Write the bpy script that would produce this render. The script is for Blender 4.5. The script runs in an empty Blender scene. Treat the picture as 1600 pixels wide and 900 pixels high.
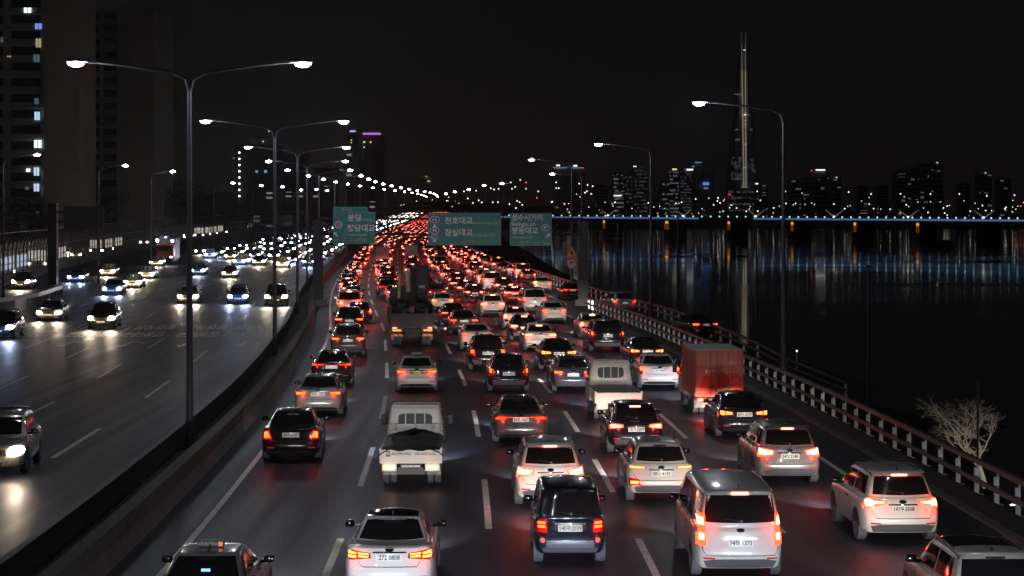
import bpy, bmesh, math, random
import numpy as np
from mathutils import Vector, Matrix
from mathutils.bvhtree import BVHTree
random.seed(7)
R = math.radians
sc = bpy.context.scene
COL = sc.collection

# ---------------------------------------------------------------- camera, sky, exposure
CAMH, FPX, HOR = 7.7, 3100.0, 330.0          # camera height above the road, focal length in photo pixels, horizon row
cam = bpy.data.cameras.new('camera'); co = bpy.data.objects.new('camera', cam); COL.objects.link(co)
cam.sensor_width = 36; cam.lens = 36 * FPX / 1600; cam.shift_y = -0.075
cam.clip_start = .5; cam.clip_end = 12000
co.location = (0, 0, CAMH); co.rotation_euler = (R(90), 0, 0)
sc.camera = co
w = bpy.data.worlds.new('World'); sc.world = w; w.use_nodes = True
wn = w.node_tree; bg = wn.nodes['Background']
tc = wn.nodes.new('ShaderNodeTexCoord'); sx = wn.nodes.new('ShaderNodeSeparateXYZ')
cr = wn.nodes.new('ShaderNodeValToRGB')
wn.links.new(tc.outputs['Generated'], sx.inputs[0]); wn.links.new(sx.outputs['Z'], cr.inputs[0])
cr.color_ramp.elements[0].position = 0; cr.color_ramp.elements[0].color = (.0046, .0036, .0034, 1)
cr.color_ramp.elements[1].position = .09; cr.color_ramp.elements[1].color = (.0040, .0039, .0040, 1)
wn.links.new(cr.outputs[0], bg.inputs[0]); bg.inputs[1].default_value = 1.0
sc.view_settings.view_transform = 'Standard'; sc.view_settings.look = 'None'
sc.view_settings.exposure = 0; sc.view_settings.gamma = 1
sc.render.engine = 'CYCLES'
cy = sc.cycles
cy.use_denoising = True; cy.use_light_tree = True
cy.max_bounces = 5; cy.diffuse_bounces = 2; cy.glossy_bounces = 3; cy.transmission_bounces = 3; cy.transparent_max_bounces = 8
cy.sample_clamp_indirect = 3; cy.sample_clamp_direct = 0; cy.caustics_reflective = False; cy.caustics_refractive = False

def haze():
    bm = bmesh.new(); bmesh.ops.create_cube(bm, size=1); me = bpy.data.meshes.new('haze'); bm.to_mesh(me); bm.free()
    m = bpy.data.materials.new('night_haze'); m.use_nodes = True; nt = m.node_tree; nt.nodes.clear()
    o = nt.nodes.new('ShaderNodeOutputMaterial'); v = nt.nodes.new('ShaderNodeVolumePrincipled'); v.inputs['Color'].default_value = (.92, .93, .97, 1)
    v.inputs['Density'].default_value = HAZE; v.inputs['Anisotropy'].default_value = .8; nt.links.new(v.outputs[0], o.inputs['Volume']); me.materials.append(m)
    h = bpy.data.objects.new('haze', me); COL.objects.link(h); h.location = (300, 3200, 145); h.scale = (12400, 6900, 311); h['kind'] = 'stuff'
HAZE = .00005
cy.volume_bounces = 0
# ---------------------------------------------------------------- road geometry
def hermite(P):
    P = np.array(P, float); x, y = P[:, 0], P[:, 1]
    m = np.gradient(y, x)
    def f(t):
        t = min(max(t, x[0]), x[-1]); i = min(max(int(np.searchsorted(x, t)) - 1, 0), len(x) - 2)
        h = x[i+1] - x[i]; u = (t - x[i]) / h
        return float((2*u**3-3*u**2+1)*y[i] + (u**3-2*u**2+u)*h*m[i] + (-2*u**3+3*u**2)*y[i+1] + (u**3-u**2)*h*m[i+1])
    return f
L0 = hermite([(-60, -7.2), (0, -7.25), (30, -7.3), (45, -7.5), (62, -7.95), (77, -8.5), (92, -9.3), (110, -10.5), (126, -11.6), (157, -14.4), (190, -17.2),
              (232, -20.2), (300, -24.3), (366, -28), (533, -33.8), (806, -40.4), (1500, -64), (2400, -105)])
zroad = hermite([(-60, 0), (0, 0), (200, 0), (250, .05), (366, .6), (533, 1.4), (806, 2.7), (1500, 5.2), (2400, 6.5)])
OUT = hermite([(110, 24), (155, 23.6), (194, 23.1), (229, 22.6), (277, 21.1), (345, 19.9), (500, 19.6), (2400, 19.6)])
LW = 3.5
def rp(off, Z, dz=0): return Vector((L0(Z) + off, Z, zroad(Z) + dz))
def heading(Z): return math.atan2(-(L0(Z+2) - L0(Z-2)), 4.0)
def gp(px, py, z=0):
    Z = FPX * (CAMH - z) / (py - HOR); return Vector(((px - 800) * Z / FPX, Z, z))
def at(px, py, Z): return Vector(((px - 800) * Z / FPX, Z, CAMH - (py - HOR) * Z / FPX))
def zs(a, b, near=3.0):
    o = [a]; z = a
    while z < b:
        z += near if z < 150 else (6 if z < 400 else 15); o.append(min(z, b))
    return o

# ---------------------------------------------------------------- materials
MATS = {}
def mat(name, col=(.5, .5, .5), rough=.5, metal=0, emit=None, es=0, coat=0, spec=.5, noise=0, nscale=5, trans=0, sample=False, bump=0):
    if name in MATS: return MATS[name]
    m = bpy.data.materials.new(name); m.use_nodes = True
    nt = m.node_tree; b = nt.nodes['Principled BSDF']
    b.inputs['Base Color'].default_value = (*col, 1); b.inputs['Roughness'].default_value = rough
    b.inputs['Metallic'].default_value = metal; b.inputs['Coat Weight'].default_value = coat
    b.inputs['Coat Roughness'].default_value = .06
    b.inputs['Specular IOR Level'].default_value = spec
    if emit: b.inputs['Emission Color'].default_value = (*emit, 1); b.inputs['Emission Strength'].default_value = es
    if trans: b.inputs['Transmission Weight'].default_value = trans
    if noise or bump:
        t = nt.nodes.new('ShaderNodeTexCoord'); n = nt.nodes.new('ShaderNodeTexNoise'); n.inputs['Scale'].default_value = nscale
        n.inputs['Detail'].default_value = 5
        nt.links.new(t.outputs['Object'], n.inputs['Vector'])
        if noise:
            rr = nt.nodes.new('ShaderNodeMapRange'); rr.inputs['From Min'].default_value = .3; rr.inputs['From Max'].default_value = .7
            rr.inputs['To Min'].default_value = 1 - noise; rr.inputs['To Max'].default_value = 1 + noise * .6
            mx = nt.nodes.new('ShaderNodeVectorMath'); mx.operation = 'SCALE'; mx.inputs[0].default_value = col
            nt.links.new(n.outputs[0], rr.inputs[0]); nt.links.new(rr.outputs[0], mx.inputs['Scale']); nt.links.new(mx.outputs[0], b.inputs['Base Color'])
            r2 = nt.nodes.new('ShaderNodeMapRange'); r2.inputs['To Min'].default_value = max(0, rough - .12); r2.inputs['To Max'].default_value = min(1, rough + .12)
            nt.links.new(n.outputs[0], r2.inputs[0]); nt.links.new(r2.outputs[0], b.inputs['Roughness'])
        if bump:
            bp = nt.nodes.new('ShaderNodeBump'); bp.inputs['Strength'].default_value = bump; bp.inputs['Distance'].default_value = .05
            nt.links.new(n.outputs[0], bp.inputs['Height']); nt.links.new(bp.outputs[0], b.inputs['Normal'])
    if not sample: m.cycles.emission_sampling = 'NONE'
    MATS[name] = m
    return m

def em(name, c, s): return mat(name, c, emit=c, es=s)
def asphalt():
    m = mat('asphalt', (.05, .05, .055), .6, noise=.0001, nscale=8, spec=.17); nt = m.node_tree; b = nt.nodes['Principled BSDF']
    for l in list(b.inputs['Base Color'].links) + list(b.inputs['Roughness'].links): nt.links.remove(l)
    t = nt.nodes.new('ShaderNodeTexCoord')
    def nz(scale, sc_, det=6):
        mp = nt.nodes.new('ShaderNodeMapping'); mp.inputs['Scale'].default_value = sc_
        n = nt.nodes.new('ShaderNodeTexNoise'); n.inputs['Scale'].default_value = scale; n.inputs['Detail'].default_value = det
        nt.links.new(t.outputs['Object'], mp.inputs[0]); nt.links.new(mp.outputs[0], n.inputs['Vector']); return n
    big = nz(.12, (1.6, .14, 1)); strk = nz(.9, (1.5, .03, 1)); fine = nz(26, (1, 1, 1))
    a = nt.nodes.new('ShaderNodeMath'); a.operation = 'ADD'; nt.links.new(big.outputs[0], a.inputs[0]); nt.links.new(strk.outputs[0], a.inputs[1])
    c = nt.nodes.new('ShaderNodeMath'); c.operation = 'MULTIPLY_ADD'; nt.links.new(fine.outputs[0], c.inputs[0]); c.inputs[1].default_value = .7; nt.links.new(a.outputs[0], c.inputs[2])
    r = nt.nodes.new('ShaderNodeValToRGB'); r.color_ramp.elements[0].position = .9/2; r.color_ramp.elements[0].color = (.016, .018, .027, 1)
    r.color_ramp.elements[1].position = 1.65/2; r.color_ramp.elements[1].color = (.042, .046, .066, 1)
    # wheel tracks along every lane and lane-wide resurfaced slabs, both laid out in road coordinates (UV)
    uv = nt.nodes.new('ShaderNodeUVMap'); sp = nt.nodes.new('ShaderNodeSeparateXYZ'); nt.links.new(uv.outputs[0], sp.inputs[0])
    w1 = nt.nodes.new('ShaderNodeMath'); w1.operation = 'MULTIPLY'; w1.inputs[1].default_value = 2*math.pi/1.75; nt.links.new(sp.outputs[0], w1.inputs[0])
    w2 = nt.nodes.new('ShaderNodeMath'); w2.operation = 'COSINE'; nt.links.new(w1.outputs[0], w2.inputs[0])
    w3 = nt.nodes.new('ShaderNodeMath'); w3.operation = 'MULTIPLY_ADD'; w3.inputs[1].default_value = .19; nt.links.new(w2.outputs[0], w3.inputs[0]); nt.links.new(c.outputs[0], w3.inputs[2])
    br_ = nt.nodes.new('ShaderNodeTexBrick'); br_.offset = .37; br_.inputs['Scale'].default_value = 1; br_.inputs['Brick Width'].default_value = 3.5; br_.inputs['Row Height'].default_value = 23
    br_.inputs['Mortar Size'].default_value = .03; br_.inputs['Color1'].default_value = (.32, .32, .32, 1); br_.inputs['Color2'].default_value = (.62, .62, .62, 1); br_.inputs['Mortar'].default_value = (.15, .15, .15, 1)
    nt.links.new(uv.outputs[0], br_.inputs['Vector'])
    w4 = nt.nodes.new('ShaderNodeMath'); w4.operation = 'MULTIPLY_ADD'; w4.inputs[1].default_value = .95; nt.links.new(br_.outputs[0], w4.inputs[0]); nt.links.new(w3.outputs[0], w4.inputs[2])
    w5 = nt.nodes.new('ShaderNodeMath'); w5.operation = 'SUBTRACT'; w5.inputs[1].default_value = .46; nt.links.new(w4.outputs[0], w5.inputs[0]); c = w5
    h = nt.nodes.new('ShaderNodeMath'); h.operation = 'MULTIPLY'; h.inputs[1].default_value = .5
    nt.links.new(c.outputs[0], h.inputs[0]); nt.links.new(h.outputs[0], r.inputs[0]); nt.links.new(r.outputs[0], b.inputs['Base Color'])
    rr = nt.nodes.new('ShaderNodeMapRange'); rr.inputs['From Min'].default_value = .3; rr.inputs['From Max'].default_value = .7
    rr.inputs['To Min'].default_value = .42; rr.inputs['To Max'].default_value = .60
    nt.links.new(strk.outputs[0], rr.inputs[0]); nt.links.new(rr.outputs[0], b.inputs['Roughness'])
    bp = nt.nodes.new('ShaderNodeBump'); bp.inputs['Strength'].default_value = .25; bp.inputs['Distance'].default_value = .01
    nt.links.new(fine.outputs[0], bp.inputs['Height']); nt.links.new(bp.outputs[0], b.inputs['Normal'])
    return m
ASPH = asphalt()
PAINT_W = mat('road_paint', (.84, .80, .74), .6, noise=.25, nscale=3); PAINT_O = mat('worn_road_paint', (.48, .46, .44), .6, noise=.4, nscale=3)
STEEL = mat('galvanised_steel', (.12, .115, .115), .5, .3, noise=.25, nscale=4)
STEEL_P = mat('lamp_pole_steel', (.085, .082, .10), .5, .2, noise=.1, nscale=3)
RAIL = mat('brown_rail_paint', (.19, .172, .16), .45, .3, noise=.3, nscale=3)
POSTW = mat('reflective_post', (.66, .67, .68), .4, noise=.2, nscale=6)
CONC = mat('weathered_concrete', (.12, .115, .11), .85, noise=.35, nscale=1.5)
DARKM = mat('dark_metal', (.03, .03, .032), .55, noise=.3, nscale=5)
SOIL = mat('verge_soil', (.05, .046, .035), .95, noise=.5, nscale=2)
LAMPW = mat('street_lamp_light', (1, 1, 1), .4, emit=(.97, .95, 1), es=38)

# ---------------------------------------------------------------- object helpers
def obj(name, bm, m=None, parent=None, smooth=False, loc=None):
    me = bpy.data.meshes.new(name); bm.to_mesh(me); bm.free()
    for x in (m if isinstance(m, (list, tuple)) else [m] if m else []): me.materials.append(x)
    if smooth:
        for p in me.polygons: p.use_smooth = True
    return objm(name, me, parent, loc)
def objm(name, me, parent=None, loc=None):
    o = bpy.data.objects.new(name, me); COL.objects.link(o)
    if parent: o.parent = parent
    if loc is not None: o.location = loc
    return o
def tag(o, label=None, cat=None, group=None, kind=None):
    if label: o['label'] = label
    if cat: o['category'] = cat
    if group: o['group'] = group
    if kind: o['kind'] = kind
    return o
def empty(name, loc=(0, 0, 0), rz=0):
    o = bpy.data.objects.new(name, None); COL.objects.link(o); o.location = loc; o.rotation_euler = (0, 0, rz); o.empty_display_size = .3
    return o
def copy_tree(o, parent=None):
    c = o.copy(); COL.objects.link(c); c.parent = parent
    for ch in CH.get(o.name, ()) or o.children: copy_tree(ch, c)
    return c
CH = {}
def copy_thing(root, loc, rz=0):
    ch = list(root.children); r = root.copy(); COL.objects.link(r); r.location = loc; r.rotation_euler = (0, 0, rz)
    for k in ('label', 'group', 'category', 'kind'):
        if k in root: r[k] = root[k]
    for c in ch:
        g = list(c.children); d = c.copy(); COL.objects.link(d); d.parent = r
        for e in g:
            f = e.copy(); COL.objects.link(f); f.parent = d
    return r
def NB(): return bmesh.new()
def box(bm, c, s, rot=None, bev=0):
    t = bmesh.new(); bmesh.ops.create_cube(t, size=1)
    bmesh.ops.scale(t, vec=s, verts=t.verts)
    if bev: bmesh.ops.bevel(t, geom=t.edges[:], offset=bev, segments=2, affect='EDGES', profile=.5)
    if rot is not None: bmesh.ops.transform(t, matrix=rot, verts=t.verts)
    bmesh.ops.translate(t, vec=c, verts=t.verts)
    me = bpy.data.meshes.new('t'); t.to_mesh(me); t.free(); bm.from_mesh(me); bpy.data.meshes.remove(me)
    return bm
def tube(bm, pts, rad, seg=8, caps=True):
    pts = [Vector(p) for p in pts]; n = len(pts)
    rads = rad if isinstance(rad, (list, tuple)) else [rad] * n
    rings = []
    for i, p in enumerate(pts):
        d = (pts[min(i+1, n-1)] - pts[max(i-1, 0)]).normalized()
        u = d.cross(Vector((0, 0, 1)))
        if u.length < .05: u = d.cross(Vector((1, 0, 0)))
        u.normalize(); v = d.cross(u)
        rings.append([bm.verts.new(p + (u * math.cos(a) + v * math.sin(a)) * rads[i]) for a in [2*math.pi*k/seg for k in range(seg)]])
    for a, b in zip(rings, rings[1:]):
        for k in range(seg): bm.faces.new((a[k], a[(k+1) % seg], b[(k+1) % seg], b[k]))
    if caps: bm.faces.new(rings[0][::-1]); bm.faces.new(rings[-1])
    return bm
def strip(bm, pairs):
    vs = [(bm.verts.new(a), bm.verts.new(b)) for a, b in pairs]
    for (a, b), (c, d) in zip(vs, vs[1:]): bm.faces.new((a, b, d, c))
    return bm
def beam_along(bm, pts, w, h):
    """rectangular rail of width w and height h along a path (pts = centre of section)"""
    rings = []; n = len(pts)
    for i, p in enumerate(pts):
        d = (pts[min(i+1, n-1)] - pts[max(i-1, 0)]); d.z = 0; d.normalize(); s = Vector((d.y, -d.x, 0)) * (w/2); u = Vector((0, 0, h/2))
        rings.append([bm.verts.new(q) for q in (p-s-u, p+s-u, p+s+u, p-s+u)])
    for a, b in zip(rings, rings[1:]):
        for k in range(4): bm.faces.new((a[k], a[(k+1) % 4], b[(k+1) % 4], b[k]))
    bm.faces.new(rings[0][::-1]); bm.faces.new(rings[-1]); return bm
def poly(bm, pts): return bm.faces.new([bm.verts.new(p) for p in pts])
def text(body, size, m, parent, loc, rot=(R(90), 0, 0), name='lettering', ax='CENTER', sx=1, ext=.004, bold=0):
    cu = bpy.data.curves.new('txt', 'FONT'); cu.body = body; cu.size = size; cu.align_x = ax; cu.align_y = 'CENTER'; cu.extrude = ext
    cu.offset = bold; cu.resolution_u = 2
    t = bpy.data.objects.new('txt', cu); COL.objects.link(t)
    dg = bpy.context.evaluated_depsgraph_get(); me = bpy.data.meshes.new_from_object(t.evaluated_get(dg))
    bpy.data.objects.remove(t); me.materials.clear(); me.materials.append(m)
    o = objm(name, me, parent, loc); o.rotation_euler = rot; o.scale = (sx, 1, 1)
    return o
def area(name, parent, loc, power, size, color=(.93, .95, 1), rot=(0, 0, 0), spread=180):
    l = bpy.data.lights.new(name, 'AREA'); l.shape = 'DISK'; l.size = size; l.energy = power; l.color = color; l.spread = R(spread)
    o = bpy.data.objects.new(name, l); COL.objects.link(o); o.parent = parent; o.location = loc; o.rotation_euler = rot; return o
LIGHTS = {}
def lamp(name, kind, parent, loc, power, color, radius=.05, rot=(0, 0, 0), cone=60, blend=.6):
    key = (name, kind, power, color, cone)
    if key not in LIGHTS:
        l = bpy.data.lights.new(name, kind); l.energy = power; l.color = color; l.shadow_soft_size = radius
        if kind == 'SPOT': l.spot_size = R(cone); l.spot_blend = blend
        LIGHTS[key] = l
    o = bpy.data.objects.new(name, LIGHTS[key]); COL.objects.link(o); o.parent = parent; o.location = loc; o.rotation_euler = rot; return o
_o = ['first','second','third','fourth','fifth','sixth','seventh','eighth','ninth','tenth','eleventh','twelfth','thirteenth','fourteenth','fifteenth','sixteenth','seventeenth','eighteenth','nineteenth']
_t = {2:'twenty',3:'thirty',4:'forty',5:'fifty',6:'sixty',7:'seventy',8:'eighty',9:'ninety'}
_te = {2:'twentieth',3:'thirtieth',4:'fortieth',5:'fiftieth',6:'sixtieth',7:'seventieth',8:'eightieth',9:'ninetieth'}
def ordw(n):
    if n < 20: return _o[n-1]
    if n >= 100: return 'hundred-and-' + ordw(n-100) if n > 100 else 'hundredth'
    return _te[n//10] if n % 10 == 0 else _t[n//10] + '-' + _o[n%10-1]
def structure(name, bm, m, smooth=False): return tag(obj(name, bm, m, smooth=smooth), kind='structure')

# ================================================================ SHAPE HELPERS
def lerp(a, b, t): return a + (b-a)*t
def interp(t, P):
    for (a, x), (b, y) in zip(P, P[1:]):
        if t <= b: return x + (y-x)*max(0, min(1, (t-a)/(b-a)))
    return P[-1][1]
def coords(h, r, n):
    e = [-h, -h+r*.25, -h+r*.6, -h+r]; m = [-h+r + (2*h-2*r)*k/n for k in range(1, n)]
    return e + m + [-x for x in reversed(e)]
def rbox(a, b, c, r, n):
    """surface grid of a rounded box, half extents a,b,c, fillet r"""
    X, Y, Z = coords(a, r, n[0]), coords(b, r, n[1]), coords(c, r, n[2]); V = {}; bm = bmesh.new()
    def vt(p):
        k = tuple(round(q, 5) for q in p)
        if k not in V:
            q = Vector(p); cl = Vector([max(-(e-r), min(e-r, t)) for e, t in zip((a, b, c), q)]); dlt = q - cl
            if dlt.length > 1e-6: q = cl + dlt.normalized()*r
            V[k] = bm.verts.new(q)
        return V[k]
    def face(fn, U, W, flip):
        for i in range(len(U)-1):
            for j in range(len(W)-1):
                q = [vt(fn(U[i], W[j])), vt(fn(U[i+1], W[j])), vt(fn(U[i+1], W[j+1])), vt(fn(U[i], W[j+1]))]
                if len(set(q)) == 4: bm.faces.new(q[::-1] if flip else q)
    face(lambda u, v: (u, v, c), X, Y, False); face(lambda u, v: (u, v, -c), X, Y, True)
    face(lambda u, v: (a, u, v), Y, Z, False); face(lambda u, v: (-a, u, v), Y, Z, True)
    face(lambda u, v: (u, -b, v), X, Z, False); face(lambda u, v: (u, b, v), X, Z, True)
    return bm

def mesh_of(bm, name, m, smooth=True):
    me = bpy.data.meshes.new(name); bm.to_mesh(me); bm.free(); me.materials.append(m)
    if smooth:
        for p in me.polygons: p.use_smooth = True
        try: me.set_sharp_from_angle(angle=R(42))
        except Exception: pass
    return me
# ================================================================ SETTING
def strip_between(name, offa, offb, Z0, Z1, dz, m, near=3.0, sub=1):
    bm = NB(); fa = offa if callable(offa) else (lambda Z: offa); fb = offb if callable(offb) else (lambda Z: offb)
    Zl = zs(Z0, Z1, near)
    rows = [[bm.verts.new(rp(fa(Z) + (fb(Z)-fa(Z))*k/sub, Z, dz)) for k in range(sub+1)] for Z in Zl]
    for a, b in zip(rows, rows[1:]):
        for k in range(sub): bm.faces.new((a[k], a[k+1], b[k+1], b[k]))
    uv = bm.loops.layers.uv.new('UVMap')
    for f in bm.faces:
        for l in f.loops: l[uv].uv = (l.vert.co.x - L0(l.vert.co.y), l.vert.co.y)
    return structure(name, bm, m)
# ground: one huge sheet under everything
bm = NB(); poly(bm, [(-6000, -200, -9.2), (6000, -200, -9.2), (6000, 9000, -9.2), (-6000, 9000, -9.2)])
structure('ground', bm, SOIL)
# city ground beside the oncoming carriageway
bm = NB(); rows = [[bm.verts.new((L0(Z) - 20 - 25 - x, Z, zroad(Z) - .25)) for x in (0, 30, 80, 2500)] for Z in zs(-60, 2400)]
for a, b in zip(rows, rows[1:]):
    for k in range(3): bm.faces.new((a[k+1], a[k], b[k], b[k+1]))
structure('city_ground', bm, SOIL)
strip_between('road', -1.2, lambda Z: 20.4 if Z < 152 else (20.4 + (Z-152)/10*(OUT(Z)-20.2) if Z < 162 else OUT(Z)+.2), -60, 2400, 0, ASPH)
strip_between('median_ground', -3.3, -1.2, -60, 2400, .0, SOIL)
def onc_edge(Z): return -21.2 if Z < 115 else -21.2 - min(1, (Z-115)/60)*9.5 if Z < 420 else max(-30.7, -30.7 + (Z-420)/300*6) if Z < 720 else -24.7
strip_between('oncoming_road', lambda Z: onc_edge(Z) - 14, -3.3, -60, 2400, 0, ASPH)

# painted lines
def line_strip(bm, off, Za, Zb, w=.15, dz=.004):
    f = off if callable(off) else (lambda Z: off)
    Z = Za; L = []
    while Z < Zb: L.append(Z); Z += 3 if Z < 200 else 10
    L.append(Zb)
    strip(bm, [(rp(f(z)-w/2, z, dz), rp(f(z)+w/2, z, dz)) for z in L])
bm = NB()
line_strip(bm, 0, -50, 1200, .16); line_strip(bm, 17.6, -50, 152, .16); line_strip(bm, lambda Z: 17.6 + min(1, max(0, (Z-152)/14))*2.2, 152, 210, .16)
line_strip(bm, lambda Z: OUT(Z)-.9, 170, 1200, .14)
def dashes(off, Zstart, period=19.6, ln=8.4, Zend=700, w=.17):
    Z = Zstart
    while Z > -40: Z -= period
    while Z < Zend: line_strip(bm, off, Z, Z + ln, w); Z += period
# offsets taken where each dash starts
dashes(3.5, 55.6, 18.1, 9.2); dashes(7.0, 48.1, 19.8, 8.9); dashes(10.5, 54.4, 14.9, 7.2); dashes(14.05, 67.4, 19.9, 10)
dashes(17.6, 172, 12, 4, 420)
structure('lane_markings', bm, PAINT_W); bm = NB(); line_strip(bm, -3.35, -50, 1200, .14); line_strip(bm, -20.4, -50, 118, .14)
dashes(-6.4, 62.0, 19.9); dashes(-9.9, 72, 19.9); dashes(-13.3, 84.5, 19.9); dashes(-16.8, 92, 19.9); dashes(-20.3, 120, 19.9, Zend=420)
structure('lane_markings', bm, PAINT_O)
# lettering painted across the oncoming lanes (reads towards the oncoming drivers)
for i, (off, s) in enumerate([(-4.9, '잠실대교'), (-8.2, '잠실대교'), (-11.6, '영동대교'), (-15.1, '영동대교'), (-18.6, '분당대교')]):
    for Z, w_ in ((124.5, s), (132.5, '방면직진')):
        t = text(w_, 1.0, PAINT_W, None, rp(off, Z, .005), (0, 0, math.pi + heading(Z)), 'lane_markings', ext=0, bold=.02); t.scale = (.72, 5.6, 1)
        tag(t, kind='structure')
    Z = 122.5
    if i in (0, 1, 2, 3):
        bm = NB(); Z = 114.5; o = rp(off, Z, .005)
        for q in ([(-.08, 0), (.08, 0), (.08, 3), (-.08, 3)], [(-.4, 0), (.4, 0), (0, -1.6)]):
            poly(bm, [o + Vector((x, y, 0)) for x, y in q])
        if i != 1: poly(bm, [o + Vector((x, y, 0)) for x, y in [(.08, 2.6), (.9, 1.4), (.9, 1.9), (.08, 3.0)]])
        structure('lane_markings', bm, PAINT_W)
t = text('80', 1.4, PAINT_W, None, rp(-5.0, 44.5, .005), (0, 0, math.pi), 'lane_markings', ext=0); t.scale = (1.0, 2.4, 1); tag(t, kind='structure')
bm = NB(); line_strip(bm, -6.0, 41, 41.0+.01); bm.free()
# hatching and a box marking ahead of the black utility vehicle
bm = NB()
for k in range(6):
    a = rp(15.2 + k*.42, 125.5, .005); poly(bm, [a, a + Vector((.24, 0, 0)), a + Vector((.5, 2.2, 0)), a + Vector((.26, 2.2, 0))])
for c in ((9.0, 137), (7.4, 129.5)): 
    a = rp(c[0], c[1], .005); poly(bm, [a, a + Vector((.75, 0, 0)), a + Vector((.75, 2.4, 0)), a + Vector((0, 2.4, 0))])
structure('lane_markings', bm, PAINT_W)

# ramp climbing from the riverside
RAMP = [(111, 24, -4.3), (113, 19, -2.9), (115.4, 15.9, -1.7), (118, 14.6, -1.0), (122.8, 13.5, -.6), (130.5, 12.5, -.35), (140.7, 11.3, -.12), (150, 10.1, .004), (160, 9.0, .006)]
bm = NB(); pr = []
for i, (Z, X, z) in enumerate(RAMP):
    a = RAMP[max(i-1, 0)]; b = RAMP[min(i+1, len(RAMP)-1)]; d = Vector((b[1]-a[1], b[0]-a[0], 0)).normalized(); n = Vector((-d.y, d.x, 0))
    p = Vector((X, Z, z)); pr.append((p + n*5.0, p - n*.4))
strip(bm, pr); structure('ramp_road', bm, ASPH)
# embankment down to the river park, river
bm = NB(); rows = []
for Z in zs(-60, 2400):
    e = 20.4 if Z < 150 else OUT(Z) + .2
    p = rp(e, Z, -.02); rows.append([bm.verts.new(p), bm.verts.new(p + Vector((1.2, 0, -.5))), bm.verts.new((p.x + 13, Z, -8.0)), bm.verts.new((p.x + 26, Z, -8.15)), bm.verts.new((p.x + 29, Z, -9.1))])
for a, b in zip(rows, rows[1:]):
    for k in range(4): bm.faces.new((a[k], a[k+1], b[k+1], b[k]))
structure('embankment', bm, SOIL)
WAT = mat('river_water', (.002, .003, .004), .04, spec=.5)
def water_nodes():
    nt = WAT.node_tree; b = nt.nodes['Principled BSDF']; t = nt.nodes.new('ShaderNodeTexCoord'); mp = nt.nodes.new('ShaderNodeMapping')
    mp.inputs['Scale'].default_value = (.012, .03, 1); n = nt.nodes.new('ShaderNodeTexNoise'); n.inputs['Scale'].default_value = 1; n.inputs['Detail'].default_value = 4
    nt.links.new(t.outputs['Object'], mp.inputs[0]); nt.links.new(mp.outputs[0], n.inputs['Vector'])
    r = nt.nodes.new('ShaderNodeMapRange'); r.inputs['From Min'].default_value = .35; r.inputs['From Max'].default_value = .65
    r.inputs['To Min'].default_value = .034; r.inputs['To Max'].default_value = .10
    nt.links.new(n.outputs[0], r.inputs[0]); nt.links.new(r.outputs[0], b.inputs['Roughness']); b.inputs['IOR'].default_value = 1.33
water_nodes()
bm = NB(); poly(bm, [(10, -200, -8.6), (4500, -200, -8.6), (4500, 1900, -8.6), (-10, 1900, -8.6), (2, 400, -8.6)])
structure('river_water', bm, WAT)
# far bank
bm = NB(); poly(bm, [(-400, 1880, -8.2), (4500, 1880, -8.2), (4500, 1900, -6.2), (-400, 1900, -6.2)]); poly(bm, [(-400, 1900, -6.2), (4500, 1900, -6.2), (4500, 6500, -2), (-400, 6500, -2)])
structure('far_bank', bm, SOIL)
def hills(name, X0, X1, Y, hf, base=-4):
    bm = NB(); n = 60; rows = []
    for j in range(7):
        rows.append([bm.verts.new((X0 + (X1-X0)*i/n, Y + j*90, base + hf(i/n) * math.sin(math.pi*j/6) * (.9+.1*math.sin(i*1.7+j)))) for i in range(n+1)])
    for a, b in zip(rows, rows[1:]):
        for i in range(n): bm.faces.new((a[i], a[i+1], b[i+1], b[i]))
    return structure(name, bm, mat('wooded_hill', (.09, .09, .07), .95, noise=.4, nscale=.02), True)
hills('hills', 1500, 3400, 3700, lambda u: 110*math.exp(-((u-.45)/.28)**2) + 25 + 8*math.sin(u*21))
hills('hills', -1500, 900, 5200, lambda u: 60 + 25*math.sin(u*5+1) + 10*math.sin(u*17))
# ================================================================ BARRIERS
def rail_path(f, Za, Zb, z): return [rp(f(Z) if callable(f) else f, Z, z) for Z in zs(Za, Zb, 2)]
def guardrail(name, label, off, Za, Zb, rails, post_step, post_fn, pm, group=None, rm=None):
    root = empty(name, rp(off(Za) if callable(off) else off, Za)); root.location = (0, 0, 0)
    tag(root, label, 'guardrail', group)
    for (dz, wd, ht, dx) in rails:
        bm = NB(); beam_along(bm, [p + Vector((dx, 0, 0)) for p in rail_path(off, Za, Zb, dz)], wd, ht); obj('rail', bm, rm or RAIL, root)
    me = None; Z = Za; n = 0
    while Z < Zb and n < 98:
        if me is None:
            bm = NB(); post_fn(bm); me = bpy.data.meshes.new('post'); bm.to_mesh(me); bm.free()
            for x in pm: me.materials.append(x)
        o = objm('post', me, root, rp(off(Z) if callable(off) else off, Z)); Z += post_step; n += 1
    return root, Z
def river_post(bm):
    box(bm, (0, 0, .20), (.10, .08, .26)); box(bm, (0, 0, .63), (.12, .09, .22)); box(bm, (0, 0, .012), (.34, .24, .024)); box(bm, (.06, .06, .42), (.04, .10, .84))
guardrail('roadside_guardrail', 'long brown twin-rail guardrail with white reflective posts edging the riverside shoulder', 20.35, 30, 158,
          [(.88, .14, .13, .10), (.44, .09, .11, -.10)], 2.0, river_post, [POSTW])
# small concrete plinth / kerb under the riverside guardrail
bm = NB(); beam_along(bm, [rp(19.35, Z, .03) for Z in zs(-40, 156, 2)], .25, .1); structure('kerb', bm, CONC)
strip_between('verge', 19.47, 20.4, -40, 152, .03, SOIL)
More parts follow.
